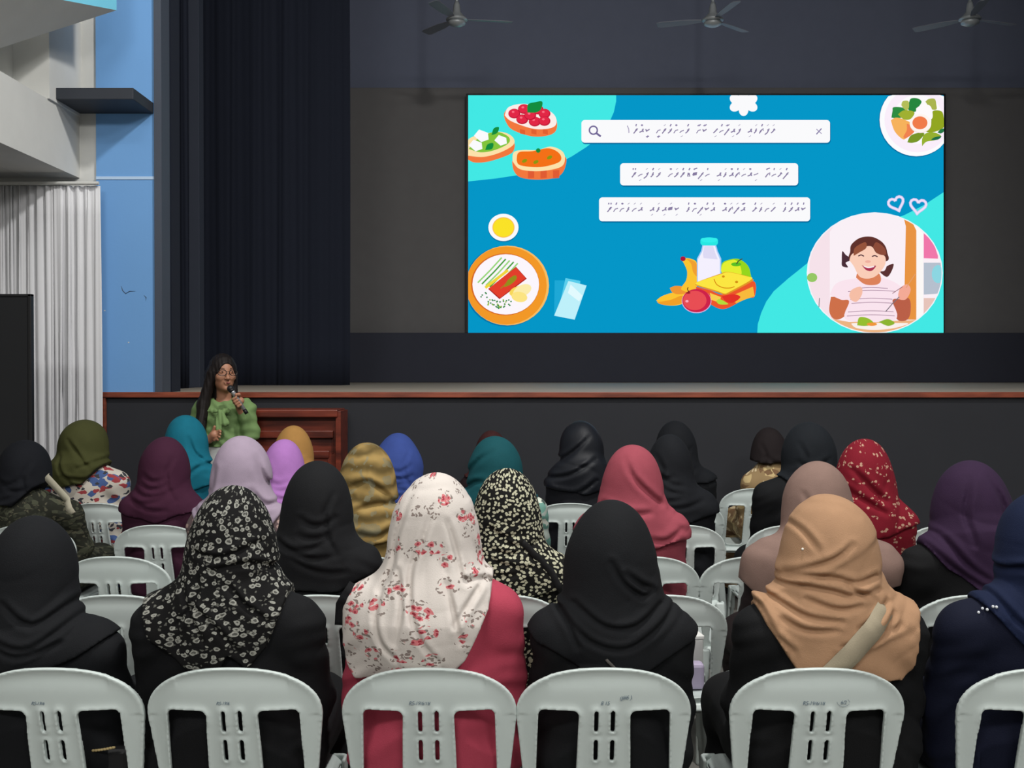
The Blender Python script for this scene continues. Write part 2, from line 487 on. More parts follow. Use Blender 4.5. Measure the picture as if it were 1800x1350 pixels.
# ------------------------------------------------------------------ slide graphics
class Slide:
    def __init__(self):
        self.bm = bmesh.new(); self.mats = []; self.idx = {}; self.lay = 0
    def mi(self, col):
        m = emit(col)
        if m.name not in self.idx:
            self.idx[m.name] = len(self.mats); self.mats.append(m)
        return self.idx[m.name]
    def poly(self, pts, col, clip=True):
        self.lay += 1
        off = 0.002 + self.lay * 0.00003
        P = []
        for (x, y) in pts:
            if clip:
                x = min(max(x, 823), 1658.5); y = min(max(y, 167.5), 585.5)
            if not P or abs(P[-1][0] - x) + abs(P[-1][1] - y) > 0.02: P.append((x, y))
        if len(P) > 2 and abs(P[0][0] - P[-1][0]) + abs(P[0][1] - P[-1][1]) < 0.02: P.pop()
        if len(P) < 3: return
        try:
            f = self.bm.faces.new([self.bm.verts.new(inv @ S(x, y, off)) for (x, y) in P])
        except ValueError:
            return
        f.material_index = self.mi(col)
        f.normal_update()
    def ell(self, cx, cy, rx, ry, col, rot=0.0, n=36, a0=0, a1=360):
        c, s = math.cos(math.radians(rot)), math.sin(math.radians(rot))
        pts = []
        for i in range(n + (1 if a1 - a0 < 360 else 0)):
            q = math.radians(a0 + (a1 - a0) * i / n)
            x, y = rx * math.cos(q), ry * math.sin(q)
            pts.append((cx + x * c - y * s, cy + x * s + y * c))
        self.poly(pts, col)
    def rrect(self, x0, y0, x1, y1, r, col):
        pts = []
        for (cx, cy, a) in ((x1 - r, y0 + r, -90), (x1 - r, y1 - r, 0), (x0 + r, y1 - r, 90), (x0 + r, y0 + r, 180)):
            for i in range(7):
                q = math.radians(a + 15 * i); pts.append((cx + r * math.cos(q), cy + r * math.sin(q)))
        self.poly(pts, col)
    def stroke(self, pts, w, col):
        n = len(pts)
        L = []; R = []
        for i in range(n):
            x0, y0 = pts[max(0, i - 1)]; x1, y1 = pts[min(n - 1, i + 1)]
            dx, dy = x1 - x0, y1 - y0; l = math.hypot(dx, dy) or 1
            L.append((pts[i][0] - dy / l * w / 2, pts[i][1] + dx / l * w / 2))
            R.append((pts[i][0] + dy / l * w / 2, pts[i][1] - dx / l * w / 2))
        self.lay += 1
        off = 0.002 + self.lay * 0.00003
        l = [self.bm.verts.new(inv @ S(x, y, off)) for x, y in L]; r = [self.bm.verts.new(inv @ S(x, y, off)) for x, y in R]
        k = self.mi(col)
        for i in range(n - 1):
            try:
                f = self.bm.faces.new((l[i], l[i + 1], r[i + 1], r[i])); f.material_index = k
            except ValueError: pass
    def curve(self, pts, w, col, n=6):
        out = []
        m = len(pts)
        for i in range(m - 1):
            p0 = pts[max(0, i - 1)]; p1 = pts[i]; p2 = pts[i + 1]; p3 = pts[min(m - 1, i + 2)]
            for k in range(n):
                t = k / n
                out.append(tuple(0.5 * ((2 * p1[j]) + (-p0[j] + p2[j]) * t + (2 * p0[j] - 5 * p1[j] + 4 * p2[j] - p3[j]) * t * t + (-p0[j] + 3 * p1[j] - 3 * p2[j] + p3[j]) * t ** 3) for j in (0, 1)))
        out.append(pts[-1])
        if w is None: self.poly(out[:-1] if pts[0] == pts[-1] else out, col)
        else: self.stroke(out, w, col)
    def blob(self, pts, col): self.curve(list(pts) + [pts[0]], None, col)

s = Slide()
BG = (5, 150, 199); CY = (66, 232, 228); WH = (250, 250, 252)
s.poly([(823, 167), (1659, 167), (1659, 586), (823, 586)], BG)
s.poly([(823, 167)] + [(1083, 167), (1083, 178), (1079, 197), (1068, 222), (1050, 244), (1030, 259), (1005, 275), (980, 288), (950, 299), (910, 308), (870, 314), (823, 319)], CY)
s.poly([(1331, 586), (1332, 570), (1338, 550), (1347, 530), (1360, 512), (1385, 490), (1420, 462), (1470, 425), (1530, 400), (1590, 378), (1625, 360), (1659, 338), (1659, 586)], CY)
# flower at the top
for k in range(6):
    q = math.radians(30 + 60 * k); s.ell(1307 + 16 * math.cos(q), 181 + 12 * math.sin(q), 11, 8.5, WH, 30 + 60 * k)
s.ell(1307, 181, 11, 9, WH)
for (x0, y0, x1, y1) in ((1022, 211, 1459, 251), (1090, 287, 1403, 326), (1053, 347, 1424, 389)):
    s.rrect(x0 + 1, y0 + 2, x1 + 1, y1 + 2.5, 6, (4, 112, 160)); s.rrect(x0, y0, x1, y1, 6, WH)
VI = (112, 100, 150)
s.curve([(1043 + 7 * math.cos(q * 0.524), 229 + 7 * math.sin(q * 0.524)) for q in range(13)], 2.6, VI, 3)
s.stroke([(1048, 234), (1056, 240)], 3.4, VI)
s.stroke([(1435, 236), (1444, 226)], 2.0, (130, 120, 165)); s.stroke([(1435, 227), (1444, 235)], 1.4, (150, 140, 180))
# Thaana lettering, drawn stroke by stroke (right to left)
GL = {
 'h': [[(0.0, 0.1), (0.5, 0.45), (1.0, 0.6)]],
 'sh': [[(0, 0), (0.45, 0.5), (1.0, 0.75)]],
 'n': [[(0, -0.05), (0.4, 0.55), (1.0, 0.72)]],
 'r': [[(0, 0), (0.6, 0.55), (1.0, 1.0)], [(0.55, 0.6), (0.95, 0.85)]],
 'b': [[(0.0, 0.35), (0.15, 0.8), (0.95, 0.95), (0.8, 0.5), (0.0, 0.35)], [(0.1, 0.6), (0.85, 0.7)]],
 'lh': [[(0, 0), (0.55, 0.45), (0.8, 1.0)], [(0.5, 0.7), (1.0, 0.7)]],
 'k': [[(1.0, 0.85), (0.25, 0.35), (0.1, 0.85)], [(0.1, 0.6), (0.5, 0.6)]],
 'a': [[(0, 0.15), (0.6, 0.4), (0.95, 0.95)], [(0.7, 0.9), (0.9, 0.2)]],
 'v': [[(0, -0.1), (0.5, 0.5), (0.95, 1.0)], [(0.45, 0.75), (0.8, 0.55)], [(0.4, 0.5), (0.75, 0.95)]],
 'm': [[(0, -0.05), (0.5, 0.35), (0.9, 1.0)], [(0.4, 0.7), (0.85, 0.55)]],
 'f': [[(-0.1, -0.35), (0.5, 0.1), (0.95, 1.0)], [(0.55, 0.8), (0.8, 0.4)]],
 'd': [[(-0.2, -0.45), (0.5, 0.35), (1.0, 1.0)], [(0.5, 0.65), (0.95, 0.6)]],
 't': [[(0, -0.1), (0.3, 0.5), (0.95, 1.0), (0.9, 0.5)], [(0.2, 0.2), (0.6, 0.75)]],
 'g': [[(0.1, -0.05), (0.45, 0.3), (0.7, 1.0)], [(0.35, 0.6), (0.75, 0.45)]],
 's': [[(0, 0.4), (0.5, 0.55), (1.0, 0.8)]],
 'dd': [[(0.35, 0.9), (0.25, 0.1), (0.7, 0.1), (0.55, 0.85)], [(0.4, 0.5), (0.55, 0.5)]],
 'y': [[(0, -0.1), (0.5, 0.6), (1.0, 0.9), (0.9, 0.35)]],
}
def fili(sx, y, w, kind):
    up = y - 13.0; dn = y + 6.5
    D = (140, 128, 168)
    if kind == 'a': s.stroke([(sx - 1.6, up + 1.4), (sx + 1.8, up - 1.2)], 1.1, (170, 162, 190))
    if kind == 'aa': s.stroke([(sx - 2.8, up + 1.5), (sx + 1.0, up - 0.8)], 1.7, D); s.stroke([(sx - 0.8, up + 1.8), (sx + 3.2, up - 1.2)], 1.7, D)
    if kind == 'i': s.stroke([(sx - 2.6, dn + 1.4), (sx + 1.0, dn - 1.0)], 1.1, (170, 162, 190))
    if kind == 'ii': s.stroke([(sx - 3.2, dn + 1.6), (sx + 0.6, dn - 0.8)], 1.8, D); s.stroke([(sx - 1.6, dn + 2.2), (sx + 2.2, dn - 0.4)], 1.8, D)
    if kind == 'u': s.stroke([(sx - 0.8, up + 2.2), (sx + 0.4, up), (sx + 1.2, up - 1.8)], 2.2, D)
    if kind == 'e': s.stroke([(sx - 0.6, up + 2.0), (sx + 0.4, up - 1.8)], 2.0, D)
    if kind == 'ey': s.stroke([(sx - 2.6, up + 1.6), (sx - 2.0, up - 1.4)], 2.2, D); s.stroke([(sx + 1.4, up + 1.6), (sx + 2.0, up - 1.4)], 2.2, D)
    if kind == 'o': s.stroke([(sx - 3.2, up + 1.2), (sx, up - 0.6), (sx + 3.2, up - 1.4)], 2.2, D)
    if kind == 'x': s.ell(sx, up + 0.2, 2.1, 1.7, D, 0, 10)
def thaana(line, xr, xl, yb):
    """line: words of (letter, vowel) pairs; laid out from xr leftwards to xl on baseline yb"""
    units = sum(len(w) for w in line) + 0.9 * (len(line) - 1)
    step = (xr - xl) / units
    x = xr
    for w in line:
        for (g, v) in w:
            gw = step * 0.74
            gx = x - step * 0.86
            if g == '?':
                s.curve([(gx + 2, yb + 1), (gx + 1.5, yb - 6), (gx - 1, yb - 12)], 1.5, (160, 150, 185)); x -= step; continue
            for st_ in GL[g]:
                p = [(gx + gw * a_, yb - 8.0 * b_ + 1) for a_, b_ in st_]
                s.stroke(p, 1.6 if g in ('h', 's', 'n', 'sh') else 2.0, (134, 122, 160))
            fili(gx + gw * 0.6, yb, gw, v); x -= step
        x -= step * 0.9
L1 = [[('lh', 'a'), ('f', 'a'), ('t', 'u'), ('g', 'a'), ('a', 'i')], [('f', 'a'), ('a', 'i'), ('d', 'aa'), ('h', 'u'), ('r', 'i')], [('k', 'aa'), ('n', 'aa')],
      [('m', 'u'), ('h', 'i'), ('n', 'x'), ('m', 'u'), ('v', 'a'), ('n', 'ii')], [('k', 'ii'), ('a', 'x'), ('v', 'e'), ('?', '')]]
L2 = [[('d', 'u'), ('lh', 'a'), ('h', 'e'), ('y', 'o')], [('s', 'i'), ('a', 'x'), ('h', 'a'), ('t', 'e'), ('a', 'x'), ('g', 'a'), ('a', 'i')],
      [('h', 'e'), ('d', 'i'), ('b', 'o'), ('dd', 'u'), ('v', 'u'), ('m', 'a'), ('sh', 'x')], [('m', 'a'), ('g', 'u'), ('f', 'a'), ('h', 'i'), ('v', 'ey')]]
L3 = [[('k', 'e'), ('a', 'u'), ('m', 'u'), ('g', 'e')], [('r', 'a'), ('n', ''), ('g', 'a'), ('lh', 'u')], [('a', 'aa'), ('d', 'a'), ('t', 'a'), ('a', 'x')],
      [('a', 'e'), ('k', 'u'), ('d', 'i'), ('n', 'x'), ('g', 'e')], [('k', 'i'), ('b', 'a'), ('a', 'i'), ('g', 'a'), ('a', 'i')], [('a', 'a'), ('sh', 'a'), ('g', 'a'), ('n', 'x'), ('n', 'u'), ('v', 'ey')]]
thaana(L1, 1364, 1102, 233); thaana(L2, 1387, 1109, 310); thaana(L3, 1417, 1066, 371)

# toasts at the top left
OR = (242, 120, 62); CR = (252, 226, 170); RD = (226, 40, 70); GR = (20, 140, 62)
s.blob([(888, 212), (886, 200), (896, 190), (925, 186), (960, 196), (977, 208), (978, 228), (965, 238), (935, 240), (900, 228)], OR)
for x in (914, 934, 954): s.poly([(x, 227), (x + 9, 229), (x + 9, 237), (x, 235)], (226, 96, 48))
s.blob([(887, 203), (895, 188), (925, 183), (965, 195), (978, 210), (972, 224), (940, 227), (900, 214)], (252, 238, 232))
for (x, y) in ((904, 200), (921, 192), (945, 193), (957, 200), (918, 210), (940, 214), (957, 213), (932, 203)):
    s.ell(x, y, 10.5, 8.6, (196, 24, 56)); s.ell(x - 0.5, y - 0.8, 9, 7.2, RD); s.ell(x - 2, y - 3, 2.4, 1.8, (252, 110, 130))
s.blob([(927, 198), (928, 184), (940, 180), (953, 179), (951, 192), (942, 198)], GR)
s.blob([(823, 281), (823, 270), (850, 275), (880, 262), (902, 250), (904, 262), (895, 272), (860, 284), (835, 286)], OR)
s.blob([(823, 274), (823, 246), (850, 236), (880, 232), (900, 240), (903, 254), (880, 268), (850, 276)], CR)
s.blob([(824, 262), (840, 244), (870, 232), (893, 240), (894, 252), (870, 264), (845, 268)], (130, 196, 60))
for (x, y, r) in ((846, 239, 13), (880, 247, 11), (836, 256, 12)): s.poly([(x - r, y), (x - r * 0.3, y - r * 0.85), (x + r * 0.9, y - r * 0.4), (x + r, y + r * 0.5), (x, y + r * 0.85)], WH)
s.blob([(864, 238), (868, 226), (877, 224), (874, 234)], GR); s.blob([(853, 264), (857, 254), (867, 252), (865, 262)], GR)
s.blob([(900, 283), (903, 300), (915, 312), (945, 316), (978, 312), (992, 298), (993, 276), (960, 296), (920, 298)], OR)
for x in (928, 950, 972): s.poly([(x, 300), (x + 11, 299), (x + 11, 313), (x, 314)], (224, 92, 52))
s.blob([(901, 284), (903, 268), (920, 264), (945, 264), (968, 258), (988, 266), (993, 280), (985, 294), (950, 301), (915, 298)], CR)
s.blob([(908, 282), (912, 268), (935, 266), (965, 261), (984, 271), (983, 285), (950, 294), (915, 291)], (244, 112, 24))
for (x, y) in ((922, 283), (942, 285), (966, 277)): s.ell(x, y, 5, 3, (140, 150, 20), -25, 12)
s.ell(946, 265, 4, 4, GR)
# sauce bowl
s.ell(885, 401, 27, 25, (4, 112, 160)); s.ell(885, 400, 26.5, 24, WH); s.ell(885, 400, 19.5, 18, (250, 190, 80)); s.ell(885, 400, 18, 16.5, (250, 226, 40))
# orange plate, salmon, asparagus
s.ell(890, 503, 74, 71, (6, 118, 168)); s.ell(892, 502, 73, 70, (248, 190, 96)); s.ell(890, 502, 71, 68.5, (242, 152, 40))
s.ell(888, 500, 60, 54.5, (214, 104, 34)); s.ell(889, 500, 58.5, 53, (252, 246, 252))
for i in range(5):
    x = 840 + i * 7; y = 497 + i * 2.5
    s.stroke([(x, y), (x + 22, y - 22), (x + 42, y - 44)], 2.6, (70, 160, 60) if i % 2 else (150, 214, 120))
s.stroke([(853, 506), (893, 475)], 5, (240, 214, 60))
s.poly([(858, 508), (907, 469), (926, 490), (878, 526)], (170, 30, 30)); s.poly([(859, 507), (907, 470), (924, 489), (879, 524)], (226, 62, 44))
s.blob([(886, 505), (893, 492), (905, 484), (908, 490), (898, 500)], (150, 140, 30)); s.curve([(880, 507), (888, 500), (896, 490)], 1.3, (150, 140, 30))
s.ell(912, 512, 17, 9, (248, 216, 90), -15); s.ell(918, 511, 17, 10, (252, 236, 170), -25); s.ell(913, 522, 14, 9, (252, 228, 130), 10)
rnd = random.Random(3)
for i in range(46):
    t = rnd.random(); x = 850 + 45 * t + rnd.uniform(-6, 6); y = 518 + 18 * math.sin(t * 2.6) + rnd.uniform(-6, 7)
    s.ell(x, y, 1.6, 1.4, (60, 140, 80) if i % 4 else (150, 190, 60), 0, 8)
# napkins
s.poly([(975, 493), (1018, 493), (1012, 552), (974, 552)], (30, 168, 214)); s.poly([(994, 489), (1020, 494), (1016, 540), (985, 530)], (90, 206, 236))
s.poly([(999, 494), (1031, 502), (1010, 562), (974, 555)], (190, 240, 250)); s.poly([(1003, 500), (1024, 520), (1018, 530), (998, 515)], (226, 250, 254))
# lunch: banana, milk, apples, sandwich
def bx(pts): return [(1130 + x / 8.182, 400 + y / 8.182) for x, y in pts]
s.blob(bx([(190, 1050), (280, 985), (440, 935), (600, 920), (620, 1060), (480, 1120), (280, 1110)]), (252, 196, 50))
s.blob(bx([(200, 1075), (400, 1040), (560, 980), (600, 1060), (460, 1115), (280, 1110)]), (240, 160, 40))
s.blob(bx([(385, 870), (470, 840), (600, 860), (640, 940), (500, 960), (420, 930)]), (240, 150, 50))
s.blob(bx([(560, 470), (600, 440), (700, 455), (775, 520), (790, 800), (700, 930), (560, 900), (560, 850), (620, 760), (635, 640), (600, 540)]), (250, 196, 50))
s.blob(bx([(620, 450), (720, 480), (775, 540), (780, 700), (720, 640), (690, 520)]), (240, 160, 50))
s.ell(*bx([(575, 450)])[0], 4.6, 4.2, (170, 24, 60))
s.poly(bx([(855, 250), (1050, 250), (1075, 340), (1125, 450), (1120, 780), (775, 780), (775, 450), (835, 340)]), (170, 206, 250))
s.poly(bx([(870, 265), (1035, 265), (1060, 350), (1105, 460), (1105, 780), (790, 780), (790, 460), (850, 350)]), (244, 240, 254))
s.poly(bx([(880, 270), (1010, 270), (1040, 370), (1075, 460), (870, 440), (860, 380)]), (222, 218, 244))
s.rrect(*bx([(825, 150)])[0], *bx([(1078, 258)])[0], 5, (40, 232, 226)); s.ell(*bx([(950, 180)])[0], 14.5, 4.5, (50, 240, 236))
s.blob(bx([(1120, 620), (1140, 510), (1250, 460), (1380, 455), (1500, 540), (1545, 660), (1530, 780), (1200, 760)]), (150, 214, 30))
s.blob(bx([(1120, 620), (1150, 520), (1240, 475), (1330, 470), (1400, 560), (1400, 700), (1200, 740)]), (228, 238, 50))
s.ell(*bx([(1340, 530)])[0], 9, 3.4, (90, 190, 40)); s.curve(bx([(1345, 525), (1375, 480), (1430, 450)]), 1.8, (70, 80, 50))
s.blob(bx([(760, 850), (960, 900), (1180, 960), (1580, 770), (1605, 990), (1480, 1020), (1180, 1170), (980, 1110), (800, 960)]), (236, 86, 44))
s.poly(bx([(1240, 1000), (1580, 850), (1605, 990), (1480, 1030), (1340, 1090)]), (248, 186, 60)); s.poly(bx([(960, 940), (1120, 1000), (1100, 1080), (980, 1040)]), (248, 206, 80))
s.blob(bx([(1050, 1060), (1100, 1030), (1200, 1080), (1220, 1105), (1100, 1105)]), (180, 220, 60)); s.blob(bx([(1130, 990), (1300, 960), (1400, 1000), (1300, 1080), (1200, 1070)]), (226, 50, 40))
s.blob(bx([(755, 800), (800, 775), (1110, 665), (1230, 640), (1500, 700), (1575, 740), (1560, 780), (1260, 940), (1170, 965), (1060, 930), (780, 840)]), (226, 150, 40))
s.blob(bx([(760, 795), (820, 770), (1110, 675), (1230, 645), (1480, 700), (1560, 745), (1250, 920), (1170, 950), (1060, 910), (780, 825)]), (252, 230, 66))
s.ell(*bx([(1155, 705)])[0], 2.6, 2, (210, 140, 20), 0, 10); s.ell(*bx([(1345, 783)])[0], 2.8, 2.2, (210, 140, 20), 0, 10)
s.curve(bx([(1020, 740), (1060, 820), (1150, 865), (1250, 870), (1315, 850)]), 1.6, (216, 140, 20))
s.ell(*bx([(770, 1060)])[0], 26, 21, (206, 180, 226)); s.ell(*bx([(770, 1052)])[0], 25, 20.5, (206, 34, 74)); s.ell(*bx([(745, 1050)])[0], 20.5, 17, (232, 78, 84))
s.ell(*bx([(650, 940)])[0], 4, 1.6, (150, 30, 40)); s.curve(bx([(665, 930), (640, 890), (650, 860)]), 1.5, (90, 40, 30)); s.ell(*bx([(632, 1060)])[0], 2.8, 2.2, (252, 170, 190))
# salad plate
s.ell(1609, 212, 65, 65, (6, 116, 166)); s.ell(1610, 211, 64.5, 64, (252, 252, 254)); s.ell(1612, 211, 58, 57, (250, 238, 250)); s.ell(1613, 210, 44, 43, (252, 250, 252))
def sp(pts): return [(1520 + x / 10.38, 160 + y / 10.38) for x, y in pts]
s.blob(sp([(480, 490), (500, 370), (520, 300), (700, 310), (760, 380), (700, 480), (560, 500)]), (46, 140, 66))
s.blob(sp([(780, 330), (800, 220), (840, 140), (960, 140), (1030, 200), (980, 290), (920, 380), (820, 370)]), (40, 134, 62))
s.blob(sp([(660, 260), (690, 190), (790, 190), (800, 300), (760, 360), (700, 320)]), (180, 190, 90))
s.blob(sp([(600, 430), (700, 360), (860, 370), (900, 420), (820, 520), (700, 520)]), (160, 176, 50))
s.blob(sp([(1100, 200), (1160, 150), (1270, 150), (1300, 260), (1300, 340), (1200, 330)]), (170, 180, 80))
s.blob(sp([(1200, 420), (1260, 360), (1400, 380), (1440, 520), (1440, 660), (1300, 740), (1160, 760), (1100, 720), (1200, 620)]), (146, 166, 34))
s.blob(sp([(930, 320), (1040, 260), (1180, 270), (1230, 400), (1200, 520), (960, 460)]), (254, 250, 252))
s.blob(sp([(470, 540), (560, 490), (700, 520), (850, 600), (900, 740), (760, 860), (680, 880), (540, 740)]), (246, 178, 92))
s.blob(sp([(760, 600), (850, 640), (900, 740), (760, 860), (700, 840), (760, 720)]), (240, 130, 80))
s.blob(sp([(770, 940), (830, 820), (960, 770), (1080, 780), (980, 910), (860, 950)]), (120, 150, 40)); s.blob(sp([(1040, 1010), (1040, 880), (1100, 780), (1260, 760), (1390, 830), (1280, 900), (1120, 930)]), (150, 176, 48))
s.blob(sp([(1320, 760), (1380, 700), (1450, 690), (1440, 740), (1380, 780)]), (40, 120, 70)); s.blob(sp([(1200, 900), (1260, 850), (1390, 830), (1330, 890)]), (30, 110, 70))
s.ell(*sp([(1010, 600)])[0], 19, 16.5, (244, 226, 226)); s.ell(*sp([(1010, 590)])[0], 18.6, 16, (254, 246, 240)); s.ell(*sp([(1000, 585)])[0], 13.2, 11.4, (240, 124, 74))
# hearts
def heart(cx, cy, sc, rot):
    c, n_ = math.cos(rot), math.sin(rot)
    P = []
    for i in range(25):
        t = 2 * math.pi * i / 24
        x = 16 * math.sin(t) ** 3 / 16; y = -(13 * math.cos(t) - 5 * math.cos(2 * t) - 2 * math.cos(3 * t) - math.cos(4 * t)) / 16
        P.append((cx + sc * (x * c - y * n_), cy + sc * (x * n_ + y * c)))
    s.stroke(P, 5.2, (200, 190, 236)); s.stroke(P, 3.2, (238, 226, 250))
heart(1575, 358, 13.5, -0.35); heart(1613, 362, 14, 0.12)
# round photograph of a child at a table
cx, cy, rx, ry = 1537, 480, 118, 105
def cp(pts): return [(1320 + x / 5.0, 330 + y / 5.0) for x, y in pts]
def clipell(pts):
    out = []
    for (x, y) in pts:
        q = math.hypot((x - cx) / (rx - 0.6), (y - cy) / (ry - 0.6))
        if q > 1: x = cx + (x - cx) / q; y = cy + (y - cy) / q
        out.append((x, y))
    return out
def dens(pts, n=10):
    out = []
    for i in range(len(pts)):
        a_, b_ = pts[i], pts[(i + 1) % len(pts)]
        for k in range(n): out.append((a_[0] + (b_[0] - a_[0]) * k / n, a_[1] + (b_[1] - a_[1]) * k / n))
    return out
def cpoly(pts, col): s.poly(clipell(dens(cp(pts))), col)
s.ell(cx, cy, rx + 1.5, ry + 1.5, (240, 246, 252)); s.ell(cx, cy, rx, ry, (250, 240, 246))
cpoly([(520, 300), (690, 300), (690, 1200), (500, 1200)], (246, 226, 234))
cpoly([(1360, 250), (1450, 290), (1450, 1160), (1340, 1160)], (232, 148, 66)); cpoly([(1450, 290), (1510, 330), (1510, 1120), (1450, 1150)], (252, 248, 246))
cpoly([(1515, 400), (1600, 480), (1640, 600), (1640, 625), (1515, 620)], (240, 120, 170)); cpoly([(1515, 660), (1665, 660), (1670, 930), (1515, 940)], (182, 192, 206))
s.poly(clipell([(x, y) for x, y in [(1320 + (1640 + 55 * math.cos(q)) / 5, 330 + (760 + 80 * math.sin(q)) / 5) for q in [i * 0.42 for i in range(15)]]]), (140, 214, 226))
cpoly([(1515, 970), (1620, 970), (1560, 1080), (1515, 1110)], (230, 196, 186))
s.ell(*cp([(535, 790)])[0], 9, 8, (150, 200, 100)); s.stroke(cp([(600, 970), (595, 1050)]), 1.2, (90, 90, 100))
cpoly([(690, 1150), (860, 1180), (1450, 1165), (1330, 1250), (1080, 1290), (850, 1250)], (236, 180, 130))
# child's arms, shirt, head
SKc = (206, 112, 74); SKl = (250, 206, 184)
s.blob(cp([(700, 960), (840, 960), (900, 1000), (880, 1070), (790, 1150), (720, 1150), (685, 1080)]), SKc)
s.blob(cp([(1240, 980), (1380, 970), (1400, 1080), (1370, 1160), (1290, 1165), (1250, 1080)]), (186, 96, 72))
s.blob(cp([(690, 940), (750, 840), (900, 800), (1130, 790), (1290, 850), (1340, 930), (1330, 980), (1240, 990), (1260, 1160), (840, 1165), (860, 1000), (790, 985)]), (250, 228, 238))
for (y, x0, x1) in ((880, 900, 1200), (905, 850, 1260), (975, 870, 1240), (1010, 880, 1240), (1085, 850, 1250), (1120, 840, 1260)):
    s.curve(cp([(x0, y + 8), ((x0 + x1) / 2, y - 3), (x1, y + 6)]), 1.0, (150, 110, 140))
s.blob(cp([(920, 790), (1000, 850), (1110, 850), (1140, 800), (1100, 740), (950, 740)]), (220, 130, 90))
s.blob(cp([(860, 950), (880, 900), (960, 870), (975, 930), (930, 1000), (880, 990)]), (246, 190, 166)); s.blob(cp([(1290, 940), (1310, 880), (1370, 850), (1400, 900), (1360, 980), (1300, 980)]), (244, 170, 150))
s.stroke(cp([(1180, 1090), (1240, 1020), (1300, 960)]), 1.6, (120, 110, 120)); s.stroke(cp([(1360, 880), (1440, 760)]), 1.4, (226, 160, 110)); s.stroke(cp([(1240, 930), (1330, 870)]), 1.2, (150, 100, 110))
HR = (96, 50, 44)
s.blob(cp([(860, 610), (830, 590), (800, 560), (795, 640), (800, 690), (850, 700), (830, 660), (870, 640)]), (74, 46, 56)); s.blob(cp([(1190, 690), (1250, 670), (1230, 740), (1190, 785), (1130, 740), (1170, 730)]), (90, 50, 50))
s.ell(*cp([(1030, 570)])[0], 32.5, 27, HR); s.blob(cp([(870, 560), (880, 500), (960, 440), (1070, 435), (1160, 490), (1195, 570), (1180, 650), (880, 640)]), HR)
s.blob(cp([(862, 640), (880, 590), (930, 560), (1000, 520), (1060, 520), (1100, 575), (1170, 600), (1180, 660), (1150, 720), (1090, 780), (1020, 800), (950, 780), (900, 690)]), SKl)
s.blob(cp([(900, 600), (910, 530), (1000, 480), (1010, 530), (950, 570)]), (150, 84, 60)); s.blob(cp([(1070, 520), (1100, 480), (1170, 530), (1180, 590), (1110, 580)]), (140, 76, 58))
s.curve(cp([(940, 602), (965, 592), (990, 604)]), 2.0, (80, 50, 60)); s.curve(cp([(1060, 606), (1085, 598), (1110, 608)]), 2.0, (80, 50, 60))
s.ell(*cp([(1025, 650)])[0], 5, 2.4, (240, 176, 160)); s.blob(cp([(970, 680), (1020, 700), (1095, 685), (1060, 730), (1010, 725)]), (170, 50, 80)); s.curve(cp([(990, 690), (1030, 702), (1080, 692)]), 2.0, (252, 244, 248))
s.blob(cp([(880, 1200), (920, 1190), (1260, 1190), (1380, 1195), (1250, 1235), (1080, 1250), (930, 1235)]), (250, 240, 236))
s.blob(cp([(930, 1210), (950, 1140), (1030, 1150), (1080, 1200), (1000, 1215)]), (150, 190, 50)); s.blob(cp([(1120, 1180), (1200, 1155), (1260, 1190), (1200, 1215)]), (140, 180, 50)); s.ell(*cp([(1060, 1200)])[0], 9, 3, (240, 150, 60))
me = bpy.data.meshes.new('slide_picture'); 
s.bm.to_mesh(me); s.bm.free()
for m in s.mats: me.materials.append(m)
o = link('slide_picture', me, None, scr)
o['label'] = 'glowing blue slide with white text boxes, food drawings and a child photo'

# ------------------------------------------------------------------ left side furniture
# white curtain under the soffit
drape('window_curtain', W(-60, 500, 7.35).x, W(176, 500, 7.35).x, 7.36, 0.02, W(0, 327, 7.36).z, M_curtain, 'long white pleated curtain hanging beside the blue wall', 0.030, 16, seed=21)
mb = MB().tube([(W(-70, 0, 7.33).x, 7.33, W(0, 322, 7.33).z), (W(172, 0, 7.33).x, 7.33, W(0, 322, 7.33).z)], 0.012)
tag(mb.build('curtain_rail', M_white), 'thin white rail along the top of the curtain', 'rail')
DP = 6.2
pr = W(57, 517, DP); 
pt = empty('display_board', (pr.x - 0.6, DP, 0), 0, 'tall black display board standing in front of the white curtain', 'board')
MB().box((-0.58, -0.015, 0.10), (0.585, 0.015, pr.z - 0.012)).build('board_panel', plain('black_felt_panel', (26, 27, 29), 0.95), pt)
mb = MB().box((-0.6, -0.02, 0.0), (-0.58, 0.02, pr.z), 0.003).box((0.58, -0.02, 0.0), (0.6, 0.02, pr.z), 0.003).box((-0.6, -0.02, pr.z - 0.015), (0.6, 0.02, pr.z), 0.003)
mb.build('board_frame', M_blk, pt)
for sx in (-0.59, 0.59): MB().box((sx - 0.02, -0.22, 0), (sx + 0.02, 0.22, 0.03), 0.004).build('board_foot', M_blk, pt)

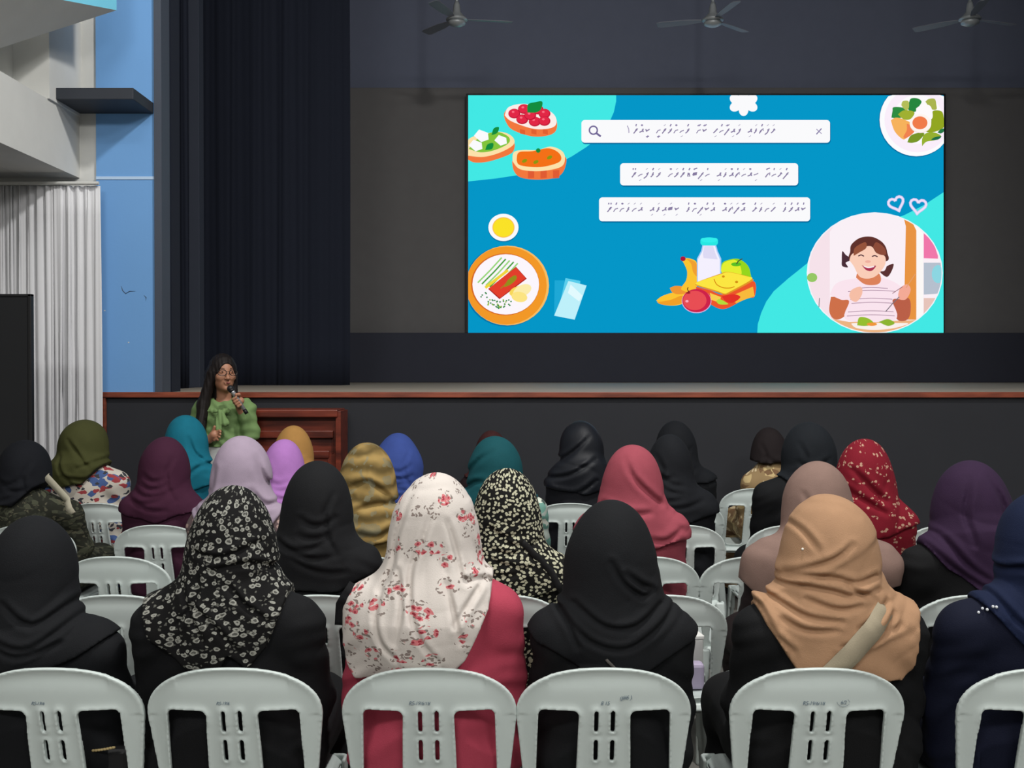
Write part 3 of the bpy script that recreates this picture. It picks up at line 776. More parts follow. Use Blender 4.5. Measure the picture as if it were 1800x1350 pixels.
# ceiling fans over the stage
def fan(px, py, d, rot, label):
    p = W(px, py, d)
    t = empty('ceiling_fan', tuple(p), rot, label, 'fan', None)
    MB().tube([(0, 0, 0.18), (0, 0, ZT - p.z)], 0.017, 10).build('down_rod', M_steel, t)
    MB().lathe([(0.02, 0.24), (0.035, 0.20), (0.045, 0.12), (0.085, 0.075), (0.115, 0.05), (0.12, 0.035), (0.06, 0.03)], 20).build('motor_housing', M_steel, t, smooth=True)
    MB().lathe([(0.05, 0.03), (0.10, 0.015), (0.095, -0.01), (0.05, -0.03), (0.01, -0.035)], 20).build('hub_cap', M_steel, t, smooth=True)
    for k in range(3):
        q = k * 2.0944
        mb = MB()
        pts = []
        for (r, w) in ((0.12, 0.025), (0.2, 0.04), (0.3, 0.055), (0.58, 0.06), (0.62, 0.045)):
            pts.append((r, w))
        mb.prism([Vector((r * math.cos(q) - w * math.sin(q), r * math.sin(q) + w * math.cos(q), 0.04 + w * 0.18)) for r, w in pts] +
                 [Vector((r * math.cos(q) + w * math.sin(q), r * math.sin(q) - w * math.cos(q), 0.04 - w * 0.18)) for r, w in pts[::-1]], (0, 0, 0.006))
        mb.build('blade', M_blade, t)
    return t
fan(803, 41, 12.0, 0.15, 'grey three blade ceiling fan above the left part of the screen')
fan(1253, 42, 12.0, 0.75, 'grey three blade ceiling fan above the middle of the screen')
fan(1705, 40, 12.0, 0.35, 'grey three blade ceiling fan at the upper right of the stage')

# lectern beside the presenter
DL = 7.12
lx0 = W(388, 720, DL).x; lx1 = W(599, 720, DL).x; lz = W(0, 720, DL).z
lc = empty('lectern', ((lx0 + lx1) / 2, DL, 0), 0, 'reddish brown wooden lectern with stepped mouldings beside the presenter', 'lectern')
hw = (lx1 - lx0) / 2
MB().box((-hw, 0, 0), (-hw + 0.035, 0.3, lz - 0.01), 0.003).build('side_panel', M_wood, lc)
MB().box((hw - 0.035, 0, 0), (hw, 0.3, lz - 0.01), 0.003).build('side_panel', M_wood, lc)
MB().box((-hw, -0.02, lz - 0.05), (hw - 0.02, 0.31, lz), 0.006).build('top_moulding', M_wood, lc)
MB().box((-hw + 0.035, 0.055, 0), (hw - 0.035, 0.16, lz - 0.05)).build('back_panel', M_wood, lc)
for k, (dz, ins) in enumerate(((0.155, 0.055), (0.29, 0.085), (0.42, 0.12), (0.56, 0.15))):
    MB().box((-hw + 0.035, 0.02 + 0.02 * k, lz - dz - 0.035), (hw - ins - 0.0, 0.14, lz - dz + 0.015), 0.006).build('shelf', M_wood, lc)
    MB().box((hw - ins - 0.012, 0.05, lz - dz - 0.14), (hw - ins, 0.14, lz - dz - 0.035), 0.003).build('divider', M_wood, lc)

# ------------------------------------------------------------------ implicit surfaces
class Field:
    def __init__(self, lo, hi, h):
        self.h = h; self.lo = np.array(lo, float)
        n = [int(math.ceil((hi[i] - lo[i]) / h)) + 1 for i in range(3)]
        self.ax = [(self.lo[i] + h * np.arange(n[i])).astype(np.float32) for i in range(3)]
        self.v = np.full(n, 0.3, np.float32)
    def reg(self, lo, hi):
        sl = []
        for i in range(3):
            a = int(np.searchsorted(self.ax[i], lo[i])); b = int(np.searchsorted(self.ax[i], hi[i]))
            sl.append(slice(max(a, 0), max(b, 0)))
        X = self.ax[0][sl[0]][:, None, None]; Y = self.ax[1][sl[1]][None, :, None]; Z = self.ax[2][sl[2]][None, None, :]
        return tuple(sl), X, Y, Z
    def put(self, sl, d, k, op='u'):
        v = self.v[sl]
        if v.size == 0: return
        if op == 'u':
            if k > 0:
                h = np.clip(0.5 + 0.5 * (v - d) / k, 0, 1); r = v * (1 - h) + d * h - k * h * (1 - h)
            else: r = np.minimum(v, d)
        else:
            if k > 0:
                d = -d; h = np.clip(0.5 - 0.5 * (v - d) / k, 0, 1); r = v * (1 - h) + d * h + k * h * (1 - h)
            else: r = np.maximum(v, -d)
        self.v[sl] = r
    def cone(self, a, b, ra, rb, k=0.02, sx=1.0, op='u'):
        a = np.array(a, float); b = np.array(b, float)
        m = max(ra, rb) * max(1, sx) + k + 4 * self.h
        sl, X, Y, Z = self.reg(np.minimum(a, b) - m, np.maximum(a, b) + m)
        ba = b - a; L2 = float(ba @ ba)
        t = np.clip(((X - a[0]) * ba[0] + (Y - a[1]) * ba[1] + (Z - a[2]) * ba[2]) / L2, 0, 1)
        d = np.sqrt(((X - a[0] - t * ba[0]) / sx) ** 2 + (Y - a[1] - t * ba[1]) ** 2 + (Z - a[2] - t * ba[2]) ** 2) - (ra + (rb - ra) * t)
        self.put(sl, d.astype(np.float32), k, op)
    def ell(self, c, r, k=0.02, rz=0.0, op='u', rx=0.0):
        m = max(r) + k + 4 * self.h
        c = np.array(c, float)
        sl, X, Y, Z = self.reg(c - m, c + m)
        x, y, z = X - c[0], Y - c[1], Z - c[2]
        if rx:
            cc, ss = math.cos(rx), math.sin(rx); y, z = y * cc + z * ss, -y * ss + z * cc
        if rz:
            cc, ss = math.cos(rz), math.sin(rz); x, y = x * cc + y * ss, -x * ss + y * cc
        k0 = np.sqrt((x / r[0]) ** 2 + (y / r[1]) ** 2 + (z / r[2]) ** 2) + 1e-6
        k1 = np.sqrt((x / r[0] ** 2) ** 2 + (y / r[1] ** 2) ** 2 + (z / r[2] ** 2) ** 2) + 1e-6
        self.put(sl, (k0 * (k0 - 1) / k1).astype(np.float32), k, op)
    def grids(self):
        return self.ax[0][:, None, None], self.ax[1][None, :, None], self.ax[2][None, None, :]
    def surf_y(self, x, z, lift=0.0):
        """y of the rearmost (towards -Y) surface at x, z"""
        i = int(round((x - self.lo[0]) / self.h)); k = int(round((z - self.lo[2]) / self.h))
        i = min(max(i, 0), self.v.shape[0] - 1); k = min(max(k, 0), self.v.shape[2] - 1)
        col = self.v[i, :, k]
        w = np.where(col < lift)[0]
        if len(w) == 0: return None
        j = w[0]
        if j == 0: return float(self.ax[1][0])
        a, b = col[j - 1] - lift, col[j] - lift
        return float(self.ax[1][j - 1] + self.h * a / (a - b))
    def mesh(self, name, maxedge=True):
        v = self.v
        for ax in range(3):
            sl = [slice(None)] * 3
            sl[ax] = 0; v[tuple(sl)] = np.maximum(v[tuple(sl)], 0.01)
            sl[ax] = -1; v[tuple(sl)] = np.maximum(v[tuple(sl)], 0.01)
        ins = v < 0
        nx, ny, nz = v.shape
        cnt = np.zeros((nx - 1, ny - 1, nz - 1), np.int8)
        offs = [(i, j, k) for i in (0, 1) for j in (0, 1) for k in (0, 1)]
        for (i, j, k) in offs: cnt += ins[i:nx - 1 + i, j:ny - 1 + j, k:nz - 1 + k]
        act = (cnt > 0) & (cnt < 8)
        ci = np.argwhere(act)
        cv = np.stack([v[ci[:, 0] + i, ci[:, 1] + j, ci[:, 2] + k] for (i, j, k) in offs], 1)
        acc = np.zeros((len(ci), 3)); num = np.zeros(len(ci))
        for a in range(8):
            for b in range(a + 1, 8):
                da = np.array(offs[b]) - np.array(offs[a])
                if abs(da).sum() != 1: continue
                va, vb = cv[:, a], cv[:, b]
                m = (va < 0) != (vb < 0)
                t = np.where(m, va / np.where(m, va - vb, 1), 0)
                p = np.array(offs[a])[None, :] + t[:, None] * da[None, :]
                acc += p * m[:, None]; num += m
        pos = (ci + acc / num[:, None]) * self.h + self.lo
        idx = np.full(act.shape, -1, np.int32); idx[act] = np.arange(len(ci))
        quads = []
        for ax in range(3):
            sa = [slice(None)] * 3; sb = [slice(None)] * 3
            sa[ax] = slice(0, -1); sb[ax] = slice(1, None)
            a = ins[tuple(sa)]; b = ins[tuple(sb)]
            e = np.argwhere(a != b)
            u, w = (ax + 1) % 3, (ax + 2) % 3
            ok = (e[:, u] > 0) & (e[:, w] > 0) & (e[:, u] < v.shape[u] - 1) & (e[:, w] < v.shape[w] - 1)
            e = e[ok]
            flip = b[tuple(e.T)]
            def cell(du, dw):
                q = e.copy(); q[:, u] += du; q[:, w] += dw
                return idx[q[:, 0], q[:, 1], q[:, 2]]
            q = np.stack([cell(-1, -1), cell(0, -1), cell(0, 0), cell(-1, 0)], 1)
            q[flip] = q[flip][:, ::-1]
            quads.append(q)
        q = np.concatenate(quads)
        q = q[(q >= 0).all(1)]
        me = bpy.data.meshes.new(name)
        me.vertices.add(len(pos)); me.vertices.foreach_set('co', pos.astype(np.float32).ravel())
        me.loops.add(q.size); me.loops.foreach_set('vertex_index', q.astype(np.int32).ravel())
        me.polygons.add(len(q)); me.polygons.foreach_set('loop_start', np.arange(0, q.size, 4, dtype=np.int32))
        me.polygons.foreach_set('use_smooth', np.ones(len(q), bool))
        me.update(calc_edges=True); me.validate()
        return me

def sstep(x, a, b):
    t = np.clip((x - a) / (b - a), 0, 1); return t * t * (3 - 2 * t)

# ------------------------------------------------------------------ chair
def chair_meshes():
    top = 0.82
    f = Field((-0.245, -0.31, 0.40), (0.245, -0.10, 0.84), 0.0042)
    X, Y, Z = f.grids()
    a_, b_ = 0.219, 0.13
    zc = top - b_
    tt = np.clip((zc - Z) / 0.28, 0, 1)
    hw_ = a_ - 0.030 * tt
    q = ((np.abs(X) / a_) ** 2.25 + (np.maximum(Z - zc, 0) / b_) ** 2.25) ** (1 / 2.25)
    d_top = (q - 1) * b_ * 0.85
    d2 = np.where(Z > zc, d_top, np.abs(X) - hw_)
    def rrect(cx, cz, hx, hz, r, shear=0.0):
        x = np.abs(X - cx - shear * (Z - cz)) - (hx - r); z = np.abs(Z - cz) - (hz - r)
        return np.sqrt(np.maximum(x, 0) ** 2 + np.maximum(z, 0) ** 2) + np.minimum(np.maximum(x, z), 0) - r
    holes = np.full((f.v.shape[0], 1, f.v.shape[2]), 1.0)
    for sg in (-1, 1):
        holes = np.minimum(holes, rrect(sg * 0.117, 0.585, 0.050, 0.125, 0.016, sg * -0.03))
        for zc2 in (0.682, 0.603): holes = np.minimum(holes, rrect(sg * 0.0205, zc2, 0.0052, 0.029, 0.005))
    d2 = np.maximum(d2, -holes)
    y0 = -0.175 - 0.075 * sstep(Z, 0.40, 0.82) + 0.75 * X ** 2
    rim = np.exp(-(np.maximum(-d2, 0) / 0.006) ** 2)
    lip = np.where(Z > zc - 0.02, 1.0, 0.6) * np.exp(-((d2 + 0.0) / 0.012) ** 2)
    dent = 0.004 * np.exp(-(((Z - (0.795 - 3.0 * X ** 2 * 0.12)) / 0.02) ** 2)) * (np.abs(X) < 0.14)
    half = 0.0055 + 0.0035 * rim
    yy = np.abs(Y - (y0 - 0.004 * lip + dent)) - half
    r = 0.003
    d = np.sqrt(np.maximum(d2 + r, 0) ** 2 + np.maximum(yy + r, 0) ** 2) + np.minimum(np.maximum(d2 + r, yy + r), 0) - r
    f.v = d.astype(np.float32)
    back = f.mesh('backrest')
    f = Field((-0.24, -0.22, 0.395), (0.24, 0.26, 0.48), 0.006)
    X, Y, Z = f.grids()
    x = np.abs(X) - (0.205 - 0.05 + 0.03 * (Y > 0) * 0); y = np.abs(Y - 0.02) - (0.215 - 0.05)
    d2 = np.sqrt(np.maximum(x, 0) ** 2 + np.maximum(y, 0) ** 2) + np.minimum(np.maximum(x, y), 0) - 0.05
    sag = 0.437 - 0.012 * np.exp(-(X ** 2 + Y ** 2) / 0.02) - 0.02 * sstep(d2, -0.02, 0.004)
    zz = np.abs(Z - sag) - 0.006
    f.v = (np.maximum(d2, zz) * np.ones_like(f.v)).astype(np.float32)
    seat = f.mesh('seat')
    legs = []
    for (sx, sy) in ((-1, -1), (1, -1), (-1, 1), (1, 1)):
        f = Field((-0.30, -0.32, -0.01), (0.30, 0.32, 0.47), 0.006)
        tx = sx * 0.192; ty = -0.175 if sy < 0 else 0.20
        bxx = sx * 0.225; by = -0.26 if sy < 0 else 0.235
        X, Y, Z = f.grids()
        t = np.clip((0.44 - Z) / 0.44, 0, 1)
        ccx = tx + (bxx - tx) * t; ccy = ty + (by - ty) * t
        w = 0.030 - 0.012 * t
        dx = np.abs(X - ccx) - w * 0.8; dy = np.abs(Y - ccy) - w
        d = np.maximum(np.maximum(dx, dy), np.maximum(-Z, Z - 0.44))
        ch = (dx + dy) * 0.7071 + 0.006
        inner = np.maximum(np.abs(X - (ccx - sx * 0.012)) - w * 0.8, np.abs(Y - (ccy + (0.012 if sy < 0 else -0.012))) - w)
        f.v = np.maximum(np.maximum(d, ch), -inner * 1.0 - 0.0).astype(np.float32)
        legs.append(f.mesh('leg'))
    return back, seat, legs
CH_BACK, CH_SEAT, CH_LEGS = chair_meshes()
def lift_min(me):
    mn = min(v.co.z for v in me.vertices)
    for v in me.vertices: v.co.z -= mn
for m_ in CH_LEGS: lift_min(m_)
proto = empty('stacking_chair', (0, 0, 0), 0)
link('backrest', CH_BACK, M_chair, proto); link('seat', CH_SEAT, M_chair, proto)
for m_ in CH_LEGS: link('leg', m_, M_chair, proto)
first = [True]
ROWD = {1: 2.652, 2: 3.52, 3: 4.25, 4: 5.12, 5: 5.97, 6: 6.72}
def chair(px, row, label, rz=0.0, dd=0.0):
    d = ROWD[row] + dd
    loc = (W(px, 900, d).x, d + 0.25, 0)
    if first[0]:
        c = proto; first[0] = False
    else:
        c = proto.copy(); COL.objects.link(c)
        for ch in list(proto.children):
            if ch.name.startswith('pen'): continue
            q = ch.copy(); COL.objects.link(q); q.parent = c
    c.location = loc; c.rotation_euler = (0, 0, rz)
    tag(c, label, 'chair', 'white plastic chairs in rows facing the stage')
    return c

def mark(ch, text, x, z, size, ring=False, ry=0.0):
    cu = bpy.data.curves.new('pen_note', 'FONT'); cu.body = text; cu.size = size; cu.align_x = 'CENTER'; cu.shear = 0.3
    cu.extrude = 0.0003; cu.space_character = 0.95
    t = bpy.data.objects.new('tmp', cu); COL.objects.link(t)
    bpy.context.view_layer.update()
    me = bpy.data.meshes.new_from_object(t)
    bpy.data.objects.remove(t)
    if ring:
        bm = bmesh.new(); bm.from_mesh(me)
        n = 20
        R = [[bm.verts.new(((size * 1.25 + e) * math.cos(q), size * 0.32 + (size * 0.75 + e) * math.sin(q), 0)) for q in [6.2 * k / n for k in range(n)]] for e in (0, size * 0.07)]
        for k in range(n - 1): bm.faces.new((R[0][k], R[0][k + 1], R[1][k + 1], R[1][k]))
        bm.to_mesh(me); bm.free()
    yb = -0.175 - 0.075 * float(sstep(np.array(z), 0.40, 0.82)) + 0.75 * x * x
    o = link('pen_note', me, M_ink, ch)
    o.location = (x, yb - 0.0085, z)
    o.rotation_euler = (math.pi / 2 - 0.22, 0, ry)
    o['label'] = 'faint handwritten pen note'
    return o

# ------------------------------------------------------------------ seated person
ZS = 0.32   # shoulder joint below the top of the head
def seated_body(turn, H=1.235, w=0.22, h=0.0085):
    """bare seated figure, 1.25 m to the top of the head, facing +Y"""
    f = Field((-w - 0.06, -0.27, -0.02), (w + 0.06, 0.70, H + 0.02), h)
    sw = w - 0.088
    hz = H - 0.115
    c, s_ = math.cos(turn), math.sin(turn)
    def hp(x, y, z): return (x * c - y * s_, -0.05 + x * s_ + y * c, hz + z)
    f.cone((0, -0.05, 0.575), (0, -0.08, H - ZS - 0.05), 0.105, 0.095, 0.05, 1.2)
    f.cone((-sw * 0.9, -0.09, H - ZS - 0.02), (sw * 0.9, -0.09, H - ZS - 0.02), 0.04, 0.04, 0.06)
    f.cone((0, -0.10, H - 0.34), (0, -0.06, H - 0.18), 0.062, 0.05, 0.04)
    f.ell(hp(0, 0.0, 0.015), (0.074, 0.092, 0.098), 0.02, turn)
    f.ell(hp(0, 0.035, -0.05), (0.052, 0.055, 0.062), 0.03, turn)
    f.cone(hp(0, 0.088, 0.0), hp(0, 0.104, -0.028), 0.009, 0.014, 0.012)
    for sx in (-1, 1):
        f.ell(hp(sx * 0.03, 0.095, 0.008), (0.018, 0.014, 0.012), 0.012, turn, 'sub')
        f.ell(hp(sx * 0.03, 0.078, 0.006), (0.013, 0.013, 0.010), 0.004, turn)
        f.ell(hp(sx * 0.073, -0.005, -0.01), (0.010, 0.018, 0.028), 0.008, turn)
        sh = (sx * sw, -0.09, H - ZS - 0.03); el = (sx * (w - 0.062), -0.03, 0.67); wr = (sx * 0.10, 0.19, 0.635)
        f.cone(sh, el, 0.042, 0.036, 0.03); f.cone(el, wr, 0.036, 0.024, 0.02)
        pm = (sx * 0.075, 0.245, 0.64)
        f.cone(wr, pm, 0.024, 0.028, 0.012)
        for k, ln in enumerate((0.055, 0.065, 0.062, 0.048)):
            b0 = (sx * (0.104 - 0.019 * k), 0.265, 0.642); b1 = (sx * (0.104 - 0.021 * k), 0.265 + ln * 0.6, 0.640); b2 = (sx * (0.102 - 0.021 * k), 0.265 + ln, 0.628)
            f.cone(b0, b1, 0.010, 0.009, 0.004); f.cone(b1, b2, 0.009, 0.0075, 0.002)
        f.cone((sx * 0.052, 0.225, 0.645), (sx * 0.028, 0.265, 0.642), 0.011, 0.009, 0.006)
        f.cone((sx * 0.085, -0.03, 0.55), (sx * 0.10, 0.36, 0.54), 0.075, 0.055, 0.04)
        f.cone((sx * 0.10, 0.36, 0.53), (sx * 0.11, 0.38, 0.10), 0.056, 0.036, 0.02)
        f.cone((sx * 0.11, 0.36, 0.045), (sx * 0.12, 0.53, 0.025), 0.036, 0.026, 0.02)
    # lips
    f.ell(hp(0, 0.092, -0.05), (0.02, 0.008, 0.007), 0.006, turn)
    X, Y, Z = f.grids()
    f.v = np.maximum(f.v, np.where(Y < 0.236, 0.449 - Z, -1.0)).astype(np.float32)
    me = f.mesh('body'); lift_min(me)
    return me
def back_plane(z):
    return -0.175 - 0.075 * sstep(z, 0.40, 0.82)

def lump(seed, X, Y, Z, amp, fr=18.0, n=5):
    rnd = random.Random(seed)
    out = 0
    for i in range(n):
        a = [rnd.uniform(-1, 1) for _ in range(3)]; l = math.sqrt(sum(q * q for q in a)) or 1
        fq = fr * rnd.uniform(0.6, 1.7)
        out = out + np.sin(fq * (a[0] * X + a[1] * Y + a[2] * Z) / l + rnd.uniform(0, 6.28)) / n
    return amp * out * 1.6

def dress_field(H, w, h, seed, z_low=-0.02, bust=0.0):
    f = Field((-w - 0.08, -0.30, z_low), (w + 0.08, 0.62, H - 0.10), h)
    zs = H - ZS
    sw = w - 0.088
    fx = max(0.0, w - 0.21)
    f.cone((0, -0.07, 0.57), (0, -0.085, zs - 0.05), 0.145, 0.122, 0.05, 1.22 * (w / 0.215) ** 0.8)
    f.cone((0, -0.09, zs - 0.01), (0, -0.06, zs + 0.09), 0.085, 0.055, 0.06)
    for sx in (-1, 1):
        f.cone((sx * 0.02, -0.085, zs + 0.035), (sx * sw, -0.095, zs - 0.035), 0.070, 0.060, 0.05)
        sh = (sx * (sw + 0.006), -0.095, zs - 0.045); el = (sx * (w - 0.062), -0.03, 0.67); wr = (sx * 0.115, 0.16, 0.64)
        f.cone(sh, el, 0.066, 0.062, 0.045); f.cone(el, wr, 0.060, 0.040, 0.03)
        f.cone((sx * (0.09 + fx), -0.04, 0.545), (sx * (0.115 + fx * 0.8), 0.37, 0.54), 0.108, 0.085, 0.06)
        f.cone((sx * (0.115 + fx * 0.8), 0.38, 0.53), (sx * (0.12 + fx * 0.5), 0.40, 0.10), 0.080, 0.085, 0.06)
    f.cone((0, 0.32, 0.54), (0, 0.36, 0.12), 0.06, 0.075, 0.09)
    X, Y, Z = f.grids()
    f.v = np.maximum(f.v, 0.075 - Z).astype(np.float32)
    d = lump(seed, X, Y, Z, 0.0035, 30)
    # sleeve and back creases
    d = d + 0.0016 * np.sin(95 * (Z + 0.35 * np.abs(X)) + 3 * np.sin(20 * X + seed) + 2.2 * np.sin(23 * Z + seed * 2)) * sstep(np.abs(X), w * 0.55, w * 0.8)
    d = d + 0.003 * np.sin(60 * (Z + 1.6 * X * X) + 2 * np.sin(14 * X + seed * 2)) * (1 - sstep(Z, zs - 0.2, zs))
    f.v = f.v + d.astype(np.float32)
    # resting on the seat and against the backrest
    f.v = np.maximum(f.v, np.where(Y < 0.240, 0.450 - Z, -1.0))
    bp = back_plane(Z) + 0.75 * X ** 2 + 0.014
    inside = (Z < 0.81) & (np.abs(X) < 0.212)
    f.v = np.maximum(f.v, np.where(inside, bp - Y, -1.0)).astype(np.float32)
    return f

def hijab_field(H, w, h, seed, df, P):
    zs = H - ZS
    zlow = min(P['hem'][1]) - 0.03 if P.get('hem') else zs - 0.14
    f = Field((-w - 0.07, -0.30, zlow), (w + 0.07, 0.24, H + 0.03), h)
    X, Y, Z = f.grids()
    # the part lying on the shoulders: dress inflated
    def samp(fd, ax, nn):
        return np.clip(np.searchsorted(fd.ax[ax], nn) , 0, fd.v.shape[ax] - 1)
    # linear resample of the dress field
    g = []
    for i in range(3):
        t = (f.ax[i] - df.lo[i]) / df.h
        i0 = np.clip(np.floor(t).astype(int), 0, df.v.shape[i] - 2); fr = np.clip(t - i0, 0, 1); g.append((i0, fr))
    def lerp(arr, i, ax):
        i0, fr = g[i]
        a = np.take(arr, i0, axis=ax); b = np.take(arr, i0 + 1, axis=ax)
        sh = [1, 1, 1]; sh[ax] = -1
        fr = fr.reshape(sh); return a * (1 - fr) + b * fr
    v = lerp(lerp(lerp(df.v, 0, 0), 1, 1), 2, 2)
    infl = P.get('infl', 0.013)
    cape = v - infl
    # outside the dress box the value is unreliable: fade
    cape = np.where((Z > df.ax[2][-1]), 0.3, cape)
    f.v = cape.astype(np.float32)
    hx = P.get('hx', 0.0); hy = P.get('hy', -0.055)
    hr = P.get('hr', 0.103) * 0.95
    turn = P.get('turn', 0) * 0.6
    top = H
    f.ell((hx, hy, top - 0.130), (hr * 1.02, hr * 1.14, 0.132), 0.055, turn)
    if P.get('bun'):
        bz, br, by = P['bun']
        f.ell((hx, hy - by, top - bz), (br * 1.05, br, br), 0.06)
    nr = P.get('neck', 0.085)
    f.cone((hx, hy - 0.015, top - 0.15), (hx * 0.6, hy - 0.025, zs + 0.03), hr * 0.93, nr, 0.05)
    fl = P.get('flare', (0.098, zs + 0.03))
    f.cone((hx, hy - 0.02, top - 0.20), (0.0, -0.095, fl[1]), hr * 0.85, fl[0], 0.06, 1.15)
    d = lump(seed + 7, X, Y, Z, P.get('lump', 0.0035), 20)
    low = 1 - sstep(Z, top - 0.24, top - 0.09)
    rnd = random.Random(seed * 3 + 1)
    for (ty, amp, fq, x0, c) in P.get('folds', [('U', 0.006, 80, 0.02, 1.8), ('V', 0.003, 14, 0.0, 0)]):
        warp = 1.6 * np.sin(13 * X + seed) + 1.1 * np.sin(17 * Z + 2 * seed) + 0.8 * np.sin(9 * Y)
        if ty == 'U':
            zc_ = top - 0.10 + 0.10 * abs(c)
            ph = 0.5 * fq * np.sqrt((X - x0) ** 2 * 1.15 + (Z - zc_) ** 2) + 0.62 * warp
        elif ty == 'V': ph = fq * np.arctan2(X - x0, (top + 0.12) - Z) * 1.3 + 0.30 * warp
        else: ph = 0.5 * fq * (Z * math.cos(c) + X * math.sin(c)) + 0.62 * warp
        val = (1 - np.abs(np.sin(ph))) ** 2.2
        am = np.clip(0.55 + 0.75 * np.sin(11 * X + 7 * Z + seed * 1.7 + fq), 0.05, 1.3)
        d = d + 1.7 * amp * (val - 0.25) * low * am
    # long creases traced over the back
    if P.get('creases'):
        x2, z2 = f.ax[0][:, None].astype(float), f.ax[2][None, :].astype(float)
        cr = np.zeros((len(f.ax[0]), len(f.ax[2])))
        cw = P.get('cw', 0.0085)
        for line in P['creases']:
            best = np.full(cr.shape, 9.0); sgn = np.ones(cr.shape); tt = np.zeros(cr.shape)
            n = len(line) - 1
            for i in range(n):
                (ax_, az_), (bx_, bz_) = line[i], line[i + 1]
                vx, vz = bx_ - ax_, bz_ - az_; L2 = vx * vx + vz * vz + 1e-9
                t = np.clip(((x2 - ax_) * vx + (z2 - az_) * vz) / L2, 0, 1)
                px_, pz_ = x2 - ax_ - t * vx, z2 - az_ - t * vz
                dd = np.sqrt(px_ ** 2 + pz_ ** 2)
                m = dd < best
                best = np.where(m, dd, best); sgn = np.where(m, np.sign(vx * pz_ - vz * px_), sgn); tt = np.where(m, (i + t) / n, tt)
            fade = 0.35 + 0.65 * np.sin(np.pi * np.clip(tt, 0.02, 0.98)) ** 0.7
            s_d = best * sgn
            cr += fade * (1.15 * np.exp(-(best / cw) ** 2) - 0.75 * np.exp(-((s_d - 1.9 * cw) / (1.25 * cw)) ** 2) - 0.3 * np.exp(-((s_d + 1.9 * cw) / (1.3 * cw)) ** 2))
        d = d + P.get('ca', 0.0075) * cr[:, None, :] * (1 - sstep(Y, -0.06, 0.03)) * (1 - 0.8 * sstep(Z, top - 0.13, top - 0.03))
    # a drape edge crossing the back of the head
    for (zc, sl_, amp) in P.get('edges', []):
        e = Z - (top - zc) - sl_ * (X - hx)
        d = d - amp * sstep(e, -0.010, 0.004) * (1 - sstep(e, 0.004, 0.09)) 
    f.v = (f.v + d).astype(np.float32)
    # hem
    if P.get('hem'):
        xs, zz = P['hem']; hem = np.interp(f.ax[0], xs, zz)[:, None, None]
    else:
        hem = zs - 0.10 + 0.25 * np.maximum(np.abs(X) - 0.05, 0) ** 1.0
    hem = hem + 0.004 * np.sin(40 * X + seed)
    hz = (hem - Z) * 0.8
    f.v = np.maximum(f.v, hz).astype(np.float32)
    # face opening
    c, s_ = math.cos(turn), math.sin(turn)
    f.ell((hx - 0.135 * s_, hy + 0.135 * c, top - 0.125), (0.062, 0.085, 0.083), 0.01, turn, 'sub')
    return f

CHL = {11: 'plain black headscarf at the left edge, nearest row', 12: 'black ring flower headscarf, nearest row', 13: 'cream rose print headscarf and pink dress',
 14: 'black headscarf right of the pink dress, nearest row', 15: 'tan headscarf with beige strap', 16: 'navy headscarf at the right edge',
 21: 'black headscarf left of the rose print one', 22: 'black and cream petal print headscarf', 23: 'taupe headscarf', 24: 'deep purple headscarf',
 31: 'lilac grey headscarf', 32: 'striped gold headscarf', 33: 'dusty rose headscarf', 34: 'red flower print headscarf', 41: 'mottled olive shawl at the left',
 42: 'maroon headscarf', 43: 'orchid pink headscarf', 44: 'dark teal headscarf', 45: 'black headscarf ahead of the dusty rose one', 46: 'dark slate headscarf',
 51: 'olive green headscarf', 52: 'teal blue headscarf', 53: 'royal blue headscarf', 54: 'glossy black headscarf near the centre',
 55: 'foremost black headscarf right of centre', 61: 'ochre yellow headscarf', 62: 'reddish brown headscarf', 63: 'dark brown headscarf and gold top'}
PEOPLE_GROUP = 'women in headscarves seated in rows facing the stage'
def ribbon(pts, wid, mat, parent, name, label=None, thick=0.003):
    pts = [(p[0], p[1] + (0.010 if i == 0 else 0.002 if i == 1 else 0), p[2]) for i, p in enumerate(pts)]
    """flat band through pts (x,y,z) with its width in the plane of the back"""
    mb = MB(); rows = []
    n = len(pts)
    P = [Vector(p) for p in pts]
    for i in range(n):
        t = (P[min(i + 1, n - 1)] - P[max(i - 1, 0)]).normalized()
        nrm = Vector((0, -1, 0)); t.y = 0; sd = t.normalized().cross(nrm).normalized()
        rows.append([P[i] - sd * wid / 2, P[i], P[i] + sd * wid / 2])
    o = mb.strip(rows).build(name, mat, parent, smooth=True)
    m = o.modifiers.new('thickness', 'SOLIDIFY'); m.thickness = thick; m.offset = 0
    if label: o['label'] = label
    return o

